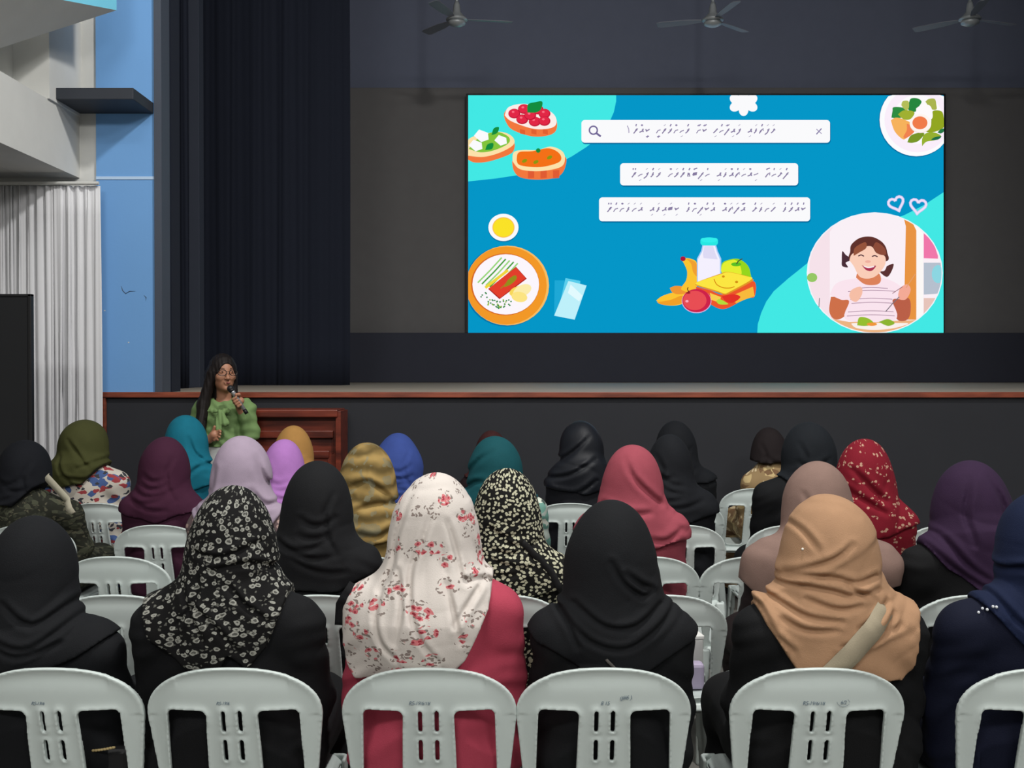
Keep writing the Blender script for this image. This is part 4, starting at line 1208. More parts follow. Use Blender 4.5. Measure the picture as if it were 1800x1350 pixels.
def smoothline(pts):
    if len(pts) < 3: return pts
    out = []
    m = len(pts)
    for i in range(m - 1):
        p0 = pts[max(0, i - 1)]; p1 = pts[i]; p2 = pts[i + 1]; p3 = pts[min(m - 1, i + 2)]
        for k in range(4):
            t = k / 4
            out.append(tuple(0.5 * ((2 * p1[j]) + (-p0[j] + p2[j]) * t + (2 * p0[j] - 5 * p1[j] + 4 * p2[j] - p3[j]) * t * t + (-p0[j] + 3 * p1[j] - 3 * p2[j] + p3[j]) * t ** 3) for j in (0, 1)))
    out.append(pts[-1]); return out
def zm(ox, oy, k, *lines):
    return [[(ox + x / k, oy + y / k) for x, y in l] for l in lines]
CRE = {
 15: zm(1200, 700, 3, [(560, 925), (680, 880), (790, 830), (875, 765)], [(530, 955), (640, 930), (780, 935), (900, 960), (1010, 935)], [(440, 1000), (600, 985), (760, 1003), (860, 1025), (1020, 1005)],
        [(345, 1035), (420, 1110), (470, 1215)], [(410, 1015), (520, 1080), (640, 1135), (800, 1150)], [(520, 1155), (620, 1200), (770, 1195)], [(845, 965), (885, 1000), (990, 1045)],
        [(1070, 1065), (1000, 1135), (890, 1185)], [(1130, 1180), (970, 1245), (800, 1275)], [(400, 1090), (450, 1210), (560, 1310)], [(640, 1050), (780, 1090), (900, 1080)], [(520, 680), (600, 600), (720, 570), (850, 580), (940, 630)],
        [(560, 640), (640, 700), (700, 790)], [(1100, 1120), (1040, 1200), (960, 1225)]),
 13: zm(600, 700, 3, [(490, 560), (425, 760), (372, 900), (380, 1090), (440, 1240), (520, 1340)], [(560, 650), (600, 780), (640, 930), (690, 965)], [(370, 500), (320, 640), (280, 760), (262, 900), (200, 1000)],
        [(220, 1000), (190, 1120), (220, 1260), (300, 1340)], [(660, 945), (740, 950), (800, 975)], [(740, 965), (690, 1040), (605, 1160)], [(300, 520), (350, 488), (430, 488), (560, 476), (650, 540)], [(560, 960), (600, 1100), (640, 1250)], [(300, 900), (330, 1080), (300, 1250)]),
 12: zm(0, 850, 2.7, [(940, 560), (1060, 660), (1160, 770)], [(920, 320), (1060, 345), (1230, 280)], [(1000, 410), (1180, 375), (1320, 430)], [(870, 480), (930, 600), (1000, 720)], [(960, 440), (940, 560), (860, 660)], [(1100, 470), (1180, 560), (1290, 640)]),
 14: zm(600, 700, 3, [(1420, 860), (1480, 960), (1580, 1035), (1640, 1020)], [(1160, 1110), (1290, 1250), (1480, 1290), (1660, 1200), (1760, 1110)], [(1110, 1080), (1190, 1180), (1240, 1290)], [(1500, 920), (1590, 985), (1640, 1000)], [(1230, 1080), (1380, 1180), (1540, 1180), (1680, 1090)]),
 16: zm(1560, 850, 2.7, [(520, 465), (600, 420), (720, 380)], [(440, 540), (500, 680), (600, 800), (760, 840)], [(500, 500), (590, 640), (720, 740)], [(640, 400), (760, 470), (880, 470)]),
 11: zm(0, 850, 2.7, [(-60, 660), (60, 740), (200, 755), (370, 620)], [(-40, 720), (130, 795), (300, 745)], [(40, 560), (180, 660), (330, 560)]),
 33: zm(600, 700, 3, [(1500, 320), (1540, 420), (1640, 520), (1690, 560)], [(1630, 740), (1710, 745), (1790, 690)], [(1640, 795), (1720, 800), (1800, 750)], [(1390, 560), (1500, 600), (1620, 600)]),
 24: zm(1200, 700, 3, [(1280, 760), (1400, 885), (1560, 985), (1660, 985)], [(1360, 720), (1460, 860), (1580, 950)], [(1520, 430), (1480, 600), (1500, 760)], [(1620, 420), (1680, 560), (1700, 760)]),
 31: zm(0, 450, 3, [(1340, 1060), (1390, 1200), (1450, 1265)], [(1330, 1240), (1400, 1310), (1470, 1300)], [(1130, 1120), (1110, 1230), (1060, 1290)]),
 32: zm(600, 700, 3, [(40, 480), (150, 440), (280, 560)], [(60, 600), (160, 560), (290, 560)], [(70, 700), (200, 725), (270, 680)], [(150, 420), (150, 300), (110, 250)]),
 51: zm(0, 450, 3, [(370, 970), (440, 1060), (490, 1110)], [(440, 1115), (500, 1090), (560, 1065)], [(360, 1160), (480, 1175), (580, 1130)], [(330, 1060), (350, 1130), (420, 1210)]),
 52: zm(0, 450, 3, [(1000, 960), (1030, 1040), (1110, 1110)], [(1000, 1165), (1060, 1110), (1110, 1100)]),
 44: zm(820, 730, 5.87, [(20, 600), (120, 470), (260, 370)], [(0, 760), (80, 695), (170, 680)]),
 34: zm(1200, 700, 3, [(830, 460), (950, 540), (1050, 600)], [(900, 380), (990, 480), (1060, 540)]),
 54: zm(600, 700, 3, [(1100, 345), (1200, 300), (1310, 200)], [(1080, 420), (1200, 400), (1340, 320)], [(1090, 480), (1230, 500), (1340, 430)]),
}
def person(px, top, row, label, hij, dress, P=None, w=0.205, chair_px=None, chair_label=None, seed=1, rz=0.0, crz=0.0, hm=None, dm=None):
    P = dict(P or {})
    d = ROWD[row] + 0.195 + P.get('dd', 0)
    pt_ = W(px, top, d)
    H = pt_.z
    oy = ROWD[row] + 0.25
    t = empty('person', (pt_.x - P.get('hx', 0), oy, 0), rz, label, 'person', PEOPLE_GROUP)
    hres = {1: 0.0048, 2: 0.006, 3: 0.007, 4: 0.008, 5: 0.009, 6: 0.010}[row]
    if seed in CRE:
        cc = []
        for l in CRE[seed]:
            q = []
            for (cx_, cy_) in smoothline(l):
                w_ = W(cx_, cy_, d - 0.10); q.append((w_.x - pt_.x + P.get('hx', 0), w_.z))
            cc.append(q)
        P['creases'] = cc
        P['folds'] = [(a_[0], a_[1] * 0.4, *a_[2:]) for a_ in P.get('folds', [('U', 0.006, 80, 0.02, 1.8)])]
    else:
        rn = random.Random(seed * 7); cc = []; z0_ = H - 0.20
        for k in range(5):
            til = rn.uniform(-0.35, 0.35); zz = z0_ - 0.034 * k - rn.uniform(0, 0.012); wd_ = 0.075 + 0.018 * k; sx_ = rn.uniform(-0.03, 0.03)
            a0, a1 = rn.uniform(-1.0, -0.5), rn.uniform(0.4, 1.0)
            cc.append([(sx_ + wd_ * u, zz + 0.045 * u * u + til * wd_ * u) for u in [a0 + (a1 - a0) * i / 8 for i in range(9)]])
        sg = rn.choice((-1, 1))
        cc.append([(sg * 0.07, H - 0.10), (sg * 0.045, H - 0.16), (sg * 0.055, H - 0.24), (sg * 0.09, H - 0.30)])
        P['creases'] = cc; P.setdefault('ca', 0.006)
        P['folds'] = [(a_[0], a_[1] * 0.3, *a_[2:]) for a_ in P.get('folds', [('U', 0.006, 80, 0.02, 1.8)])]
    P.setdefault('cw', {1: 0.0072, 2: 0.009}.get(row, 0.011)); P.setdefault('ca', {1: 0.0078, 2: 0.0085}.get(row, 0.0095))
    df = dress_field(H, w, hres * 1.2, seed)
    hf = hijab_field(H, w, hres, seed, df, P)
    b = link('body', seated_body(P.get('turn', 0) * 0.6, H - 0.015, w, 0.0075 if row == 1 else 0.0095), M_skin, t)
    dm = dm or fabric('dress_cloth_%d' % seed, dress)
    hm = hm or fabric('scarf_cloth_%d' % seed, hij)
    ob = link('dress', df.mesh('dress'), dm, t)
    oh = link('headscarf', hf.mesh('headscarf'), hm, t)
    if chair_px is not False:
        cpx = chair_px if chair_px is not None else px
        c = chair(cpx, row, chair_label or ('white plastic chair under the ' + CHL[seed]), crz)
    else: c = None
    return t, df, hf, H, c

def surf_path(fields, pts, lift=0.004):
    out = []
    n = 14
    for i in range(len(pts) - 1):
        for k in range(n if i < len(pts) - 2 else n + 1):
            u = k / n
            x = pts[i][0] + (pts[i + 1][0] - pts[i][0]) * u; z = pts[i][1] + (pts[i + 1][1] - pts[i][1]) * u
            ys = [f.surf_y(x, z) for f in fields]
            ys = [y for y in ys if y is not None]
            if ys and min(ys) < 0.1: out.append((x, min(ys) - lift, z))
    # smooth
    if len(out) < 3: return [(p[0], -0.2, p[1]) for p in pts] + [(pts[-1][0], -0.2, pts[-1][1] - 0.01)]
    for _ in range(10):
        out = [out[0]] + [(out[i][0], 0.35 * out[i][1] + 0.65 * min(out[i][1], (out[i - 1][1] + out[i + 1][1]) / 2), out[i][2]) for i in range(1, len(out) - 1)] + [out[-1]]
    return out

# ---- row 1 (nearest)
BK = (30, 32, 37); BK2 = (24, 25, 29)
t, df, hf, H, c = person(58, 905, 1, 'person in a plain black headscarf seated nearest at the left edge', BK, BK, dict(hr=0.104, neck=0.098, hem=([-0.26, -0.1, 0.1, 0.26], [0.86, 0.80, 0.80, 0.88]), folds=[('U', 0.006, 70, -0.02, -1.5)]), 0.262, 85, seed=11)
c1 = c
t, df, hf, H, c = person(408, 853, 1, 'person in a black headscarf printed with pale ring flowers seated nearest', BK2, (27, 28, 32), dict(hr=0.103, neck=0.082, bun=(0.19, 0.075, 0.02), hx=0.0,
    hem=([-0.27, -0.215, -0.18, -0.06, 0.0, 0.03, 0.075, 0.12, 0.155, 0.19], [1.02, 0.97, 0.88, 0.79, 0.79, 0.84, 0.80, 0.86, 0.95, 1.10]),
    folds=[('V', 0.008, 9, 0.02, 0), ('U', 0.005, 60, 0.03, -2.0)], infl=0.016), 0.262, 404, seed=12, hm=patterned('ring_flower_scarf', (22, 21, 22), pat_ring))
c2 = c
t, df, hf, H, c = person(765, 830, 1, 'person in a cream headscarf with small roses and a pink dress seated nearest', (230, 222, 214), (196, 74, 96), dict(hr=0.104, neck=0.105, flare=(0.155, 0.90),
    hem=([-0.30, -0.245, -0.225, -0.20, -0.05, 0.04, 0.085, 0.145, 0.165, 0.2], [1.2, 0.95, 0.80, 0.765, 0.775, 0.78, 0.83, 0.955, 1.10, 1.3]),
    folds=[('V', 0.011, 8.5, 0.03, 0), ('V', 0.005, 15, -0.02, 0), ('U', 0.002, 60, 0.05, -2)], infl=0.012, edges=[(0.10, 0.1, 0.002)]), 0.243, 752, seed=13, hm=patterned('rose_print_scarf', (222, 213, 206), pat_rose))
c3 = c
pp = surf_path([df, hf], [(-0.185, 1.03), (-0.235, 0.95), (-0.245, 0.80)], 0.008)
ribbon(pp, 0.030, fabric('black_bag_strap', (26, 26, 30)), t, 'bag_strap', 'black shoulder strap over the pink sleeve')
t, df, hf, H, c = person(1075, 880, 1, 'person in a plain black headscarf seated nearest between the pink dress and the tan headscarf', BK, (29, 31, 35), dict(hr=0.108, neck=0.088, bun=(0.19, 0.085, 0.015),
    hem=([-0.26, -0.2, -0.08, 0.08, 0.2, 0.26], [0.93, 0.86, 0.80, 0.80, 0.86, 0.93]), folds=[('U', 0.0075, 62, 0.04, -2.2), ('D', 0.003, 70, 0, -0.6)]), 0.222, 1064, seed=14)
c4 = c
pp = surf_path([df, hf], [(-0.03, 0.835), (0.03, 0.775)], 0.004)
ribbon(pp, 0.007, fabric('grey_thin_strap', (96, 92, 88)), t, 'bag_strap', 'thin grey strap across the black back')
t, df, hf, H, c = person(1455, 868, 1, 'person in a tan draped headscarf with a beige strap across the back seated nearest', (190, 148, 114), (26, 27, 30), dict(hr=0.116, neck=0.100, bun=(0.19, 0.095, 0.01), hx=0.005,
    hem=([-0.26, -0.215, -0.18, -0.11, -0.06, 0.16, 0.19, 0.205, 0.24], [1.06, 0.985, 0.90, 0.80, 0.77, 0.765, 0.80, 0.90, 1.02]),
    folds=[('U', 0.006, 74, -0.03, -3.4), ('D', 0.005, 80, 0, -0.75)], infl=0.018, lump=0.004, edges=[(0.16, 0.55, 0.004)]), 0.262, 1446, seed=15)
c5 = c
pp = surf_path([df, hf], [(0.118, 0.955), (0.06, 0.90), (-0.07, 0.765)], 0.006)
ribbon(pp, 0.052, fabric('beige_wide_strap', (176, 164, 140)), t, 'bag_strap', 'broad beige strap running down across the tan cloth')
mb = MB().ball((-0.087, (hf.surf_y(-0.087, H - 0.13) or -0.1) - 0.002, H - 0.13), 0.0035, 10)
mb.build('scarf_pin', plain('pearl_pin', (235, 230, 220), 0.2), t, smooth=True)
t, df, hf, H, c = person(1838, 862, 1, 'person in a navy headscarf and navy dress seated nearest at the right edge', (20, 31, 62), (20, 27, 58), dict(hr=0.112, neck=0.098, bun=(0.2, 0.09, 0.015), turn=0,
    hem=([-0.30, -0.22, -0.1, 0.1, 0.3], [1.03, 0.97, 0.84, 0.80, 0.9]), folds=[('D', 0.008, 55, 0, 0.7), ('V', 0.006, 8, 0.0, 0)]), 0.315, 1853, seed=16)
pts = surf_path([df, hf], [(-0.215, 0.935), (-0.17, 0.955)], 0.004)
mb = MB()
for i, p in enumerate(pts[::3]): mb.ball((p[0], p[1], p[2] + (0.004 if i % 2 else -0.002)), 0.004, 8)
mb.build('beaded_trim', plain('white_beads', (210, 214, 220), 0.4), t, smooth=True)
c6 = c

# ---- row 2
person(558, 812, 2, 'person in a plain black headscarf seated between the ring flower scarf and the rose scarf', (33, 34, 38), (31, 32, 36), dict(hr=0.110, neck=0.098, folds=[('U', 0.005, 70, 0, -1.6)],
    hem=([-0.25, -0.1, 0.1, 0.25], [0.90, 0.82, 0.82, 0.9])), 0.225, 560, seed=21)
t, df, hf, H, c = person(891, 825, 2, 'person in a black headscarf dotted with dense cream petals', BK2, BK2, dict(hr=0.104, neck=0.088, bun=(0.2, 0.085, 0.02),
    hem=([-0.25, -0.1, 0.1, 0.25], [0.84, 0.80, 0.80, 0.84]), folds=[('V', 0.006, 9, 0, 0), ('U', 0.004, 60, 0.02, -2)]), 0.222, 880, seed=22,
    hm=patterned('petal_print_scarf', (28, 27, 24), pat_petal), dm=patterned('petal_print_dress', (28, 27, 24), pat_petal))
pp = surf_path([df, hf], [(0.05, 0.985), (0.15, 0.88), (0.19, 0.80)], 0.004)
ribbon(pp, 0.022, fabric('charcoal_strap', (44, 44, 46)), t, 'bag_strap', 'charcoal strap over the petal print')
chair(200, 2, 'empty white plastic chair behind the two black scarves at the left')
chair(1166, 2, 'empty white plastic chair holding white boxes, second row')
person(1437, 812, 2, 'person in a taupe headscarf seated just ahead of the tan headscarf', (150, 122, 112), (46, 32, 34), dict(hr=0.110, neck=0.100, hem=([-0.31, -0.27, -0.2, 0.0, 0.2], [0.97, 0.84, 0.76, 0.77, 0.82]),
    folds=[('D', 0.004, 50, 0, 0.6)], infl=0.02, bun=(0.19, 0.08, 0.01)), 0.265, 1442, seed=23)
person(1707, 810, 2, 'person in a deep purple headscarf over a black dress', (54, 33, 62), (26, 26, 29), dict(hr=0.116, neck=0.108, bun=(0.2, 0.1, 0.01), flare=(0.125, 0.98),
    hem=([-0.25, -0.19, -0.13, 0.0, 0.1, 0.2], [1.03, 0.97, 0.89, 0.80, 0.80, 0.86]), folds=[('U', 0.006, 60, 0.1, -2.4), ('V', 0.005, 8, 0.0, 0)], infl=0.018), 0.278, 1724, seed=24)

# ---- row 3
person(425, 768, 3, 'person in a lilac grey headscarf with lace sleeves', (182, 164, 184), (150, 126, 126), dict(hr=0.108, neck=0.098, flare=(0.125, 0.98), hem=([-0.2, -0.14, 0.0, 0.14, 0.2], [1.0, 0.93, 0.85, 0.92, 1.0]),
    folds=[('V', 0.008, 7, 0.02, 0), ('U', 0.004, 50, 0, -2)]), 0.225, 412, seed=31, dm=patterned('lace_dress', (112, 94, 96), pat_lace))
person(645, 779, 3, 'person in a woven gold and olive striped headscarf', (150, 130, 80), (150, 130, 80), dict(hr=0.104, neck=0.090, bun=(0.19, 0.08, 0.02), hem=([-0.25, 0, 0.25], [0.92, 0.84, 0.92]),
    folds=[('D', 0.004, 60, 0, 0.6)]), 0.205, 640, seed=32, hm=patterned('gold_band_scarf', (150, 130, 80), pat_gold), dm=patterned('gold_band_dress', (150, 130, 80), pat_gold))
person(1111, 782, 3, 'person in a dusty rose headscarf and matching dress', (172, 80, 94), (166, 76, 90), dict(hr=0.112, neck=0.105, bun=(0.2, 0.09, 0.0), hem=([-0.25, -0.05, 0.25], [0.84, 0.82, 0.88]),
    folds=[('D', 0.008, 55, 0, -0.6), ('U', 0.005, 60, 0.05, -2)], infl=0.018), 0.228, 1137, seed=33)
person(1520, 772, 3, 'person in a red headscarf with small beige flowers', (142, 26, 44), (142, 26, 44), dict(hr=0.106, neck=0.086, turn=-1, hem=([-0.25, 0, 0.25], [0.95, 0.88, 0.95]),
    folds=[('D', 0.007, 55, 0, -0.8)]), 0.205, 1530, seed=34, hm=patterned('red_flower_scarf', (128, 20, 38), pat_red), dm=patterned('red_flower_dress', (128, 20, 38), pat_red))
chair(198, 3, 'empty white plastic chair in front of the maroon headscarf')
chair(1330, 3, 'empty white plastic chair beside the taupe headscarf, third row')

# ---- row 4
camo = patterned('olive_mottled_shawl', (58, 60, 48), pat_bold((68, 70, 56), (50, 52, 42), (76, 74, 60), 44))
t, df, hf, H, c = person(44, 775, 4, 'person in a black headscarf and mottled olive shawl at the left edge', (26, 29, 38), (58, 60, 48), dict(hr=0.118, neck=0.105, hem=([-0.3, 0, 0.08, 0.3], [0.93, 0.90, 0.98, 1.08]), folds=[('U', 0.005, 60, 0, -2)]), 0.315, 46, seed=41, dm=camo)
pp = surf_path([df, hf], [(0.125, 1.04), (0.17, 0.985), (0.24, 0.92), (0.275, 0.86)], 0.006)
ribbon(pp, 0.034, fabric('pale_strap', (186, 180, 160)), t, 'bag_strap', 'pale beige strap over the olive shawl')
person(290, 768, 4, 'person in a maroon headscarf seated ahead of the ring flower scarf', (70, 30, 54), (68, 30, 52), dict(hr=0.110, neck=0.100, hem=([-0.25, 0, 0.25], [0.88, 0.82, 0.9]), folds=[('U', 0.005, 60, 0.03, -2)]), 0.212, 275, seed=42)
person(499, 773, 4, 'person in a bright orchid pink headscarf', (190, 130, 206), (120, 90, 130), dict(hr=0.098, neck=0.090, folds=[('V', 0.004, 8, 0, 0)]), 0.18, 505, seed=43)
t, df, hf, H, c = person(871, 768, 4, 'person in a dark teal headscarf with a pale leaf print sleeve', (20, 84, 92), (190, 204, 196), dict(hr=0.118, neck=0.110, bun=(0.17, 0.1, 0.0), hem=([-0.25, 0, 0.2, 0.26], [0.86, 0.86, 0.92, 1.02]), folds=[('D', 0.004, 40, 0, -0.7)]), 0.27, 868, seed=44,
    dm=patterned('leaf_print_dress', (176, 188, 180), pat_bold((110, 156, 144), (206, 212, 200), (70, 84, 80), 14)))
person(1176, 764, 4, 'person in a black headscarf seated directly ahead of the dusty rose headscarf', (34, 37, 44), (31, 33, 40), dict(hr=0.102, neck=0.088, folds=[('U', 0.005, 60, 0, -2)]), 0.232, 1198, seed=45)
person(1421, 742, 4, 'person in a dark slate headscarf with a black dress ahead of the taupe headscarf', (38, 44, 52), (27, 29, 33), dict(hr=0.118, neck=0.095, bun=(0.18, 0.1, 0.0), hem=([-0.2, -0.1, 0.1, 0.2], [1.06, 1.0, 1.0, 1.06]), folds=[('U', 0.006, 60, 0, -2)]), 0.29, 1395, seed=46)
chair(1672, 4, 'empty white plastic chair between the red headscarf and the purple headscarf')

# ---- row 5
person(147, 738, 5, 'person in an olive green headscarf and a colourful printed top', (72, 74, 38), (206, 198, 186), dict(hr=0.125, neck=0.120, turn=-1, flare=(0.155, 1.0), hem=([-0.26, -0.1, 0.05, 0.12, 0.2], [0.90, 0.90, 0.92, 1.0, 1.06]), folds=[('U', 0.007, 55, 0, -1.6)]), 0.285, 168, seed=51,
    dm=patterned('bold_print_top', (212, 204, 192), pat_bold((70, 92, 140), (150, 62, 66), (60, 60, 66), 24)))
person(327, 730, 5, 'person in a teal blue headscarf seated below the presenter', (20, 118, 142), (18, 108, 132), dict(hr=0.113, neck=0.105, flare=(0.125, 1.0), folds=[('V', 0.006, 8, 0, 0), ('D', 0.004, 40, 0, 0.6)]), 0.205, 330, seed=52)
person(700, 762, 5, 'person in a royal blue headscarf', (62, 84, 158), (58, 78, 150), dict(hr=0.108, neck=0.100, flare=(0.125, 1.0), folds=[('V', 0.005, 8, 0, 0)]), 0.20, 700, seed=53)
person(1022, 740, 5, 'person in a glossy black headscarf seated alone near the stage centre', (42, 45, 54), (38, 40, 48), dict(hr=0.112, neck=0.102, turn=1, flare=(0.13, 1.0), hem=([-0.25, 0, 0.25], [0.90, 0.86, 0.90]), folds=[('D', 0.008, 48, 0, 0.8)]), 0.215, 1002, seed=54,
    hm=fabric('satin_black_scarf', (42, 45, 54), 0.45))
person(1188, 740, 5, 'person in a black headscarf seated foremost behind the standing row, right of the aisle', (30, 33, 40), (28, 30, 36), dict(hr=0.108, neck=0.100, hem=([-0.25, 0, 0.25], [0.92, 0.90, 0.94]), folds=[('U', 0.004, 60, 0, -2)]), 0.235, 1207, seed=55)
# ---- row 6
person(515, 749, 5, 'person in an ochre yellow headscarf in front of the lectern', (186, 138, 76), (120, 96, 70), dict(hr=0.102, neck=0.100, flare=(0.108, 1.0), folds=[('D', 0.004, 40, 0, -1.0)]), 0.18, 515, seed=61)
person(864, 757, 6, 'person in a dark reddish brown headscarf mostly hidden by the dark teal one', (66, 32, 32), (50, 30, 34), dict(hr=0.10, neck=0.098, hem=([-0.25, 0, 0.25], [0.9, 0.85, 0.9])), 0.22, 868, seed=62)
person(1352, 752, 6, 'person in a dark brown headscarf and gold patterned top', (50, 40, 42), (170, 140, 96), dict(hr=0.106, neck=0.095, hem=([-0.25, -0.1, 0.1, 0.25], [1.02, 0.97, 0.97, 1.02]), folds=[('U', 0.004, 60, 0, -2)]), 0.20, 1328, seed=63,
    dm=patterned('gold_print_top', (160, 134, 96), pat_bold((192, 168, 122), (120, 92, 66), (206, 186, 150), 18)))

# chair pen notes
mark(c5, 'RS-19/6/18', -0.02, 0.727, 0.013); mark(c5, '6/2', 0.054, 0.729, 0.012, ring=True)
mark(c4, '8 15', 0.0, 0.727, 0.013); mark(c4, '(J#6 )', 0.051, 0.741, 0.014)
mark(c3, 'RS-19/6/18', -0.022, 0.727, 0.0125)
mark(c2, 'RS-19/6', -0.02, 0.727, 0.011)
mark(c1, 'RS-19/6', -0.03, 0.727, 0.011)

# things on the empty chair of the second row
d2 = ROWD[2]
cxx = W(1166, 900, d2).x
bxo = empty('paper_box', (cxx + 0.10, d2 + 0.36, 0.445), 0.15, 'white paper snack box on the empty chair beside the tan headscarf', 'box')
MB().box((-0.08, -0.06, 0.0), (0.08, 0.06, 0.15), 0.004).build('box_body', plain('white_card', (226, 226, 222), 0.7), bxo)
MB().box((-0.083, -0.063, 0.15), (0.083, 0.063, 0.165), 0.004).build('box_lid', plain('white_card', (226, 226, 222), 0.7), bxo)
MB().box((-0.07, -0.066, 0.10), (-0.062, -0.06, 0.14)).box((0.0, -0.066, 0.06), (0.02, -0.06, 0.064)).build('printed_mark', M_blk, bxo)
o = MB().box((-0.055, -0.03, 0), (0.055, 0.03, 0.09), 0.012).build('pouch', plain('lilac_plastic', (176, 164, 190), 0.5))
o.location = (cxx + 0.12, d2 + 0.245, 0.443); tag(o, 'small lilac pouch leaning on the white box on the empty chair', 'pouch')
# gold bag chain seen through the leftmost chair
cb = W(165, 1308, 2.78)
bag = empty('shoulder_bag', (cb.x, 2.80, 0.46), 0, 'black shoulder bag with a gold rope handle behind the leftmost nearest chair', 'bag')
MB().box((-0.09, -0.02, 0.0), (0.09, 0.02, cb.z - 0.47), 0.015).build('bag_body', plain('black_leather', (20, 20, 22), 0.45), bag)
mb = MB(); pts = [(-0.06 + 0.12 * i / 16, -0.045, cb.z - 0.46 - 0.008 * math.sin(math.pi * i / 16)) for i in range(17)]
for i in range(17):
    p = pts[i]; mb.ball(p, (0.006, 0.004, 0.0035), 8)
mb.build('rope_handle', plain('gold_rope', (170, 150, 104), 0.5), bag, smooth=True)

# ------------------------------------------------------------------ presenter
DPR = 7.0
SP = F / DPR
pz = lambda py: W(0, py, DPR).z
PX = W(392, 660, DPR).x
def LP(px, py, y):
    p = W(px, py, DPR + y); return Vector((p.x - PX, y, p.z))
pres = empty('person', (PX, DPR, 0), 0, 'standing presenter with long dark hair, glasses and a green blouse speaking into a microphone', 'person')
top = pz(626)
HY = 0.55   # head turn towards the right of the picture
hz = top - 0.113
HS_ = 1.08
c, s_ = math.cos(HY), math.sin(HY)
def hp(x, y, z):   # head space: x to her left (picture right), -y forward
    x *= HS_; y *= HS_; z *= HS_
    return (x * c - y * s_, x * s_ + y * c, hz + z)
ELb = tuple(LP(440, 762, 0.0)); HNb = tuple(LP(417, 706, -0.12))     # arm holding the microphone (picture right)
ELa = (-0.205, 0.01, pz(774)); HNa = tuple(LP(368, 772, -0.16))
SHb = (0.150, 0.02, pz(718)); SHa = (-0.150, 0.02, pz(718))
f = Field((-0.32, -0.30, -0.02), (0.32, 0.22, top + 0.02), 0.0048)
f.cone((0, 0.02, 0.92), (0, 0.03, 1.25), 0.105, 0.098, 0.05, 1.2)
f.cone(SHa, SHb, 0.042, 0.042, 0.05)
f.cone((0, 0.035, pz(720)), (0, 0.012, hz - 0.06), 0.050, 0.045, 0.025)
f.ell(hp(0, 0.006, 0.012), (0.0756, 0.0950, 0.1037), 0.02, HY)
f.ell(hp(0, -0.030, -0.045), (0.0540, 0.0562, 0.0670), 0.03, HY)
f.ell(hp(0, -0.066, -0.088), (0.0194, 0.0173, 0.0151), 0.02, HY)
f.cone(hp(0, -0.078, 0.006), hp(0, -0.100, -0.026), 0.008, 0.012, 0.010)
for sx in (-1, 1):
    f.ell(hp(sx * 0.010, -0.092, -0.029), (0.0086, 0.0086, 0.0076), 0.005, HY)
    f.ell(hp(sx * 0.030, -0.088, 0.012), (0.0205, 0.0130, 0.0130), 0.010, HY, 'sub')
    f.ell(hp(sx * 0.030, -0.072, 0.010), (0.0140, 0.0130, 0.0108), 0.003, HY)
    f.ell(hp(sx * 0.038, -0.060, -0.02), (0.0216, 0.0216, 0.0194), 0.02, HY)
    f.ell(hp(sx * 0.070, 0.010, -0.008), (0.0097, 0.0194, 0.0302), 0.006, HY)
f.ell(hp(0, -0.083, -0.052), (0.0216, 0.0086, 0.0059), 0.005, HY); f.ell(hp(0, -0.081, -0.061), (0.0173, 0.0086, 0.0059), 0.004, HY)
for (SH_, EL_, HN_) in ((SHa, ELa, HNa), (SHb, ELb, HNb)):
    f.cone(SH_, EL_, 0.040, 0.034, 0.03); f.cone(EL_, HN_, 0.034, 0.022, 0.015)
for sx in (-1, 1):
    f.cone((sx * 0.085, 0.02, 0.90), (sx * 0.09, 0.01, 0.48), 0.082, 0.052, 0.04)
    f.cone((sx * 0.09, 0.01, 0.48), (sx * 0.09, 0.03, 0.08), 0.050, 0.030, 0.02)
    f.cone((sx * 0.09, 0.03, 0.04), (sx * 0.10, -0.14, 0.025), 0.032, 0.024, 0.02)
# microphone axis
mh = LP(405, 683, -0.150); mt = LP(434, 727, -0.150)
ax_ = (mt - mh).normalized(); side = Vector((0, -1, 0)).cross(ax_).normalized()
g0 = mh + (mt - mh) * 0.34; g1 = mh + (mt - mh) * 0.66
# fingers wrapped around the microphone: from behind palm, over the front
pc = (g0 + g1) / 2 + Vector((0, 0.030, 0)) + side * 0.004
f.cone(HNb, tuple(pc + Vector((0, 0.004, 0))), 0.022, 0.024, 0.012)
for k in range(4):
    b0 = g0 + ax_ * (0.004 + 0.0185 * k)
    ln = (0.9, 1.0, 0.95, 0.8)[k]
    sgn = -side
    q0 = b0 + Vector((0, 0.026, 0)) + sgn * 0.012; q1 = b0 + sgn * 0.029 * ln + Vector((0, 0.002, 0)); q2 = b0 + sgn * 0.018 * ln + Vector((0, -0.024, 0)); q3 = b0 + side * 0.006 + Vector((0, -0.026, 0))
    f.cone(q0, q1, 0.0100, 0.0095, 0.005); f.cone(q1, q2, 0.0095, 0.0090, 0.002); f.cone(q2, q3, 0.0088, 0.0078, 0.001)
th0 = g0 + Vector((0, 0.02, 0)) + side * 0.018; th1 = g0 - ax_ * 0.004 + side * 0.026 + Vector((0, -0.004, 0)); th2 = g0 - ax_ * 0.012 + side * 0.014 + Vector((0, -0.022, 0))
f.cone(th0, th1, 0.012, 0.011, 0.006); f.cone(th1, th2, 0.0105, 0.009, 0.002)
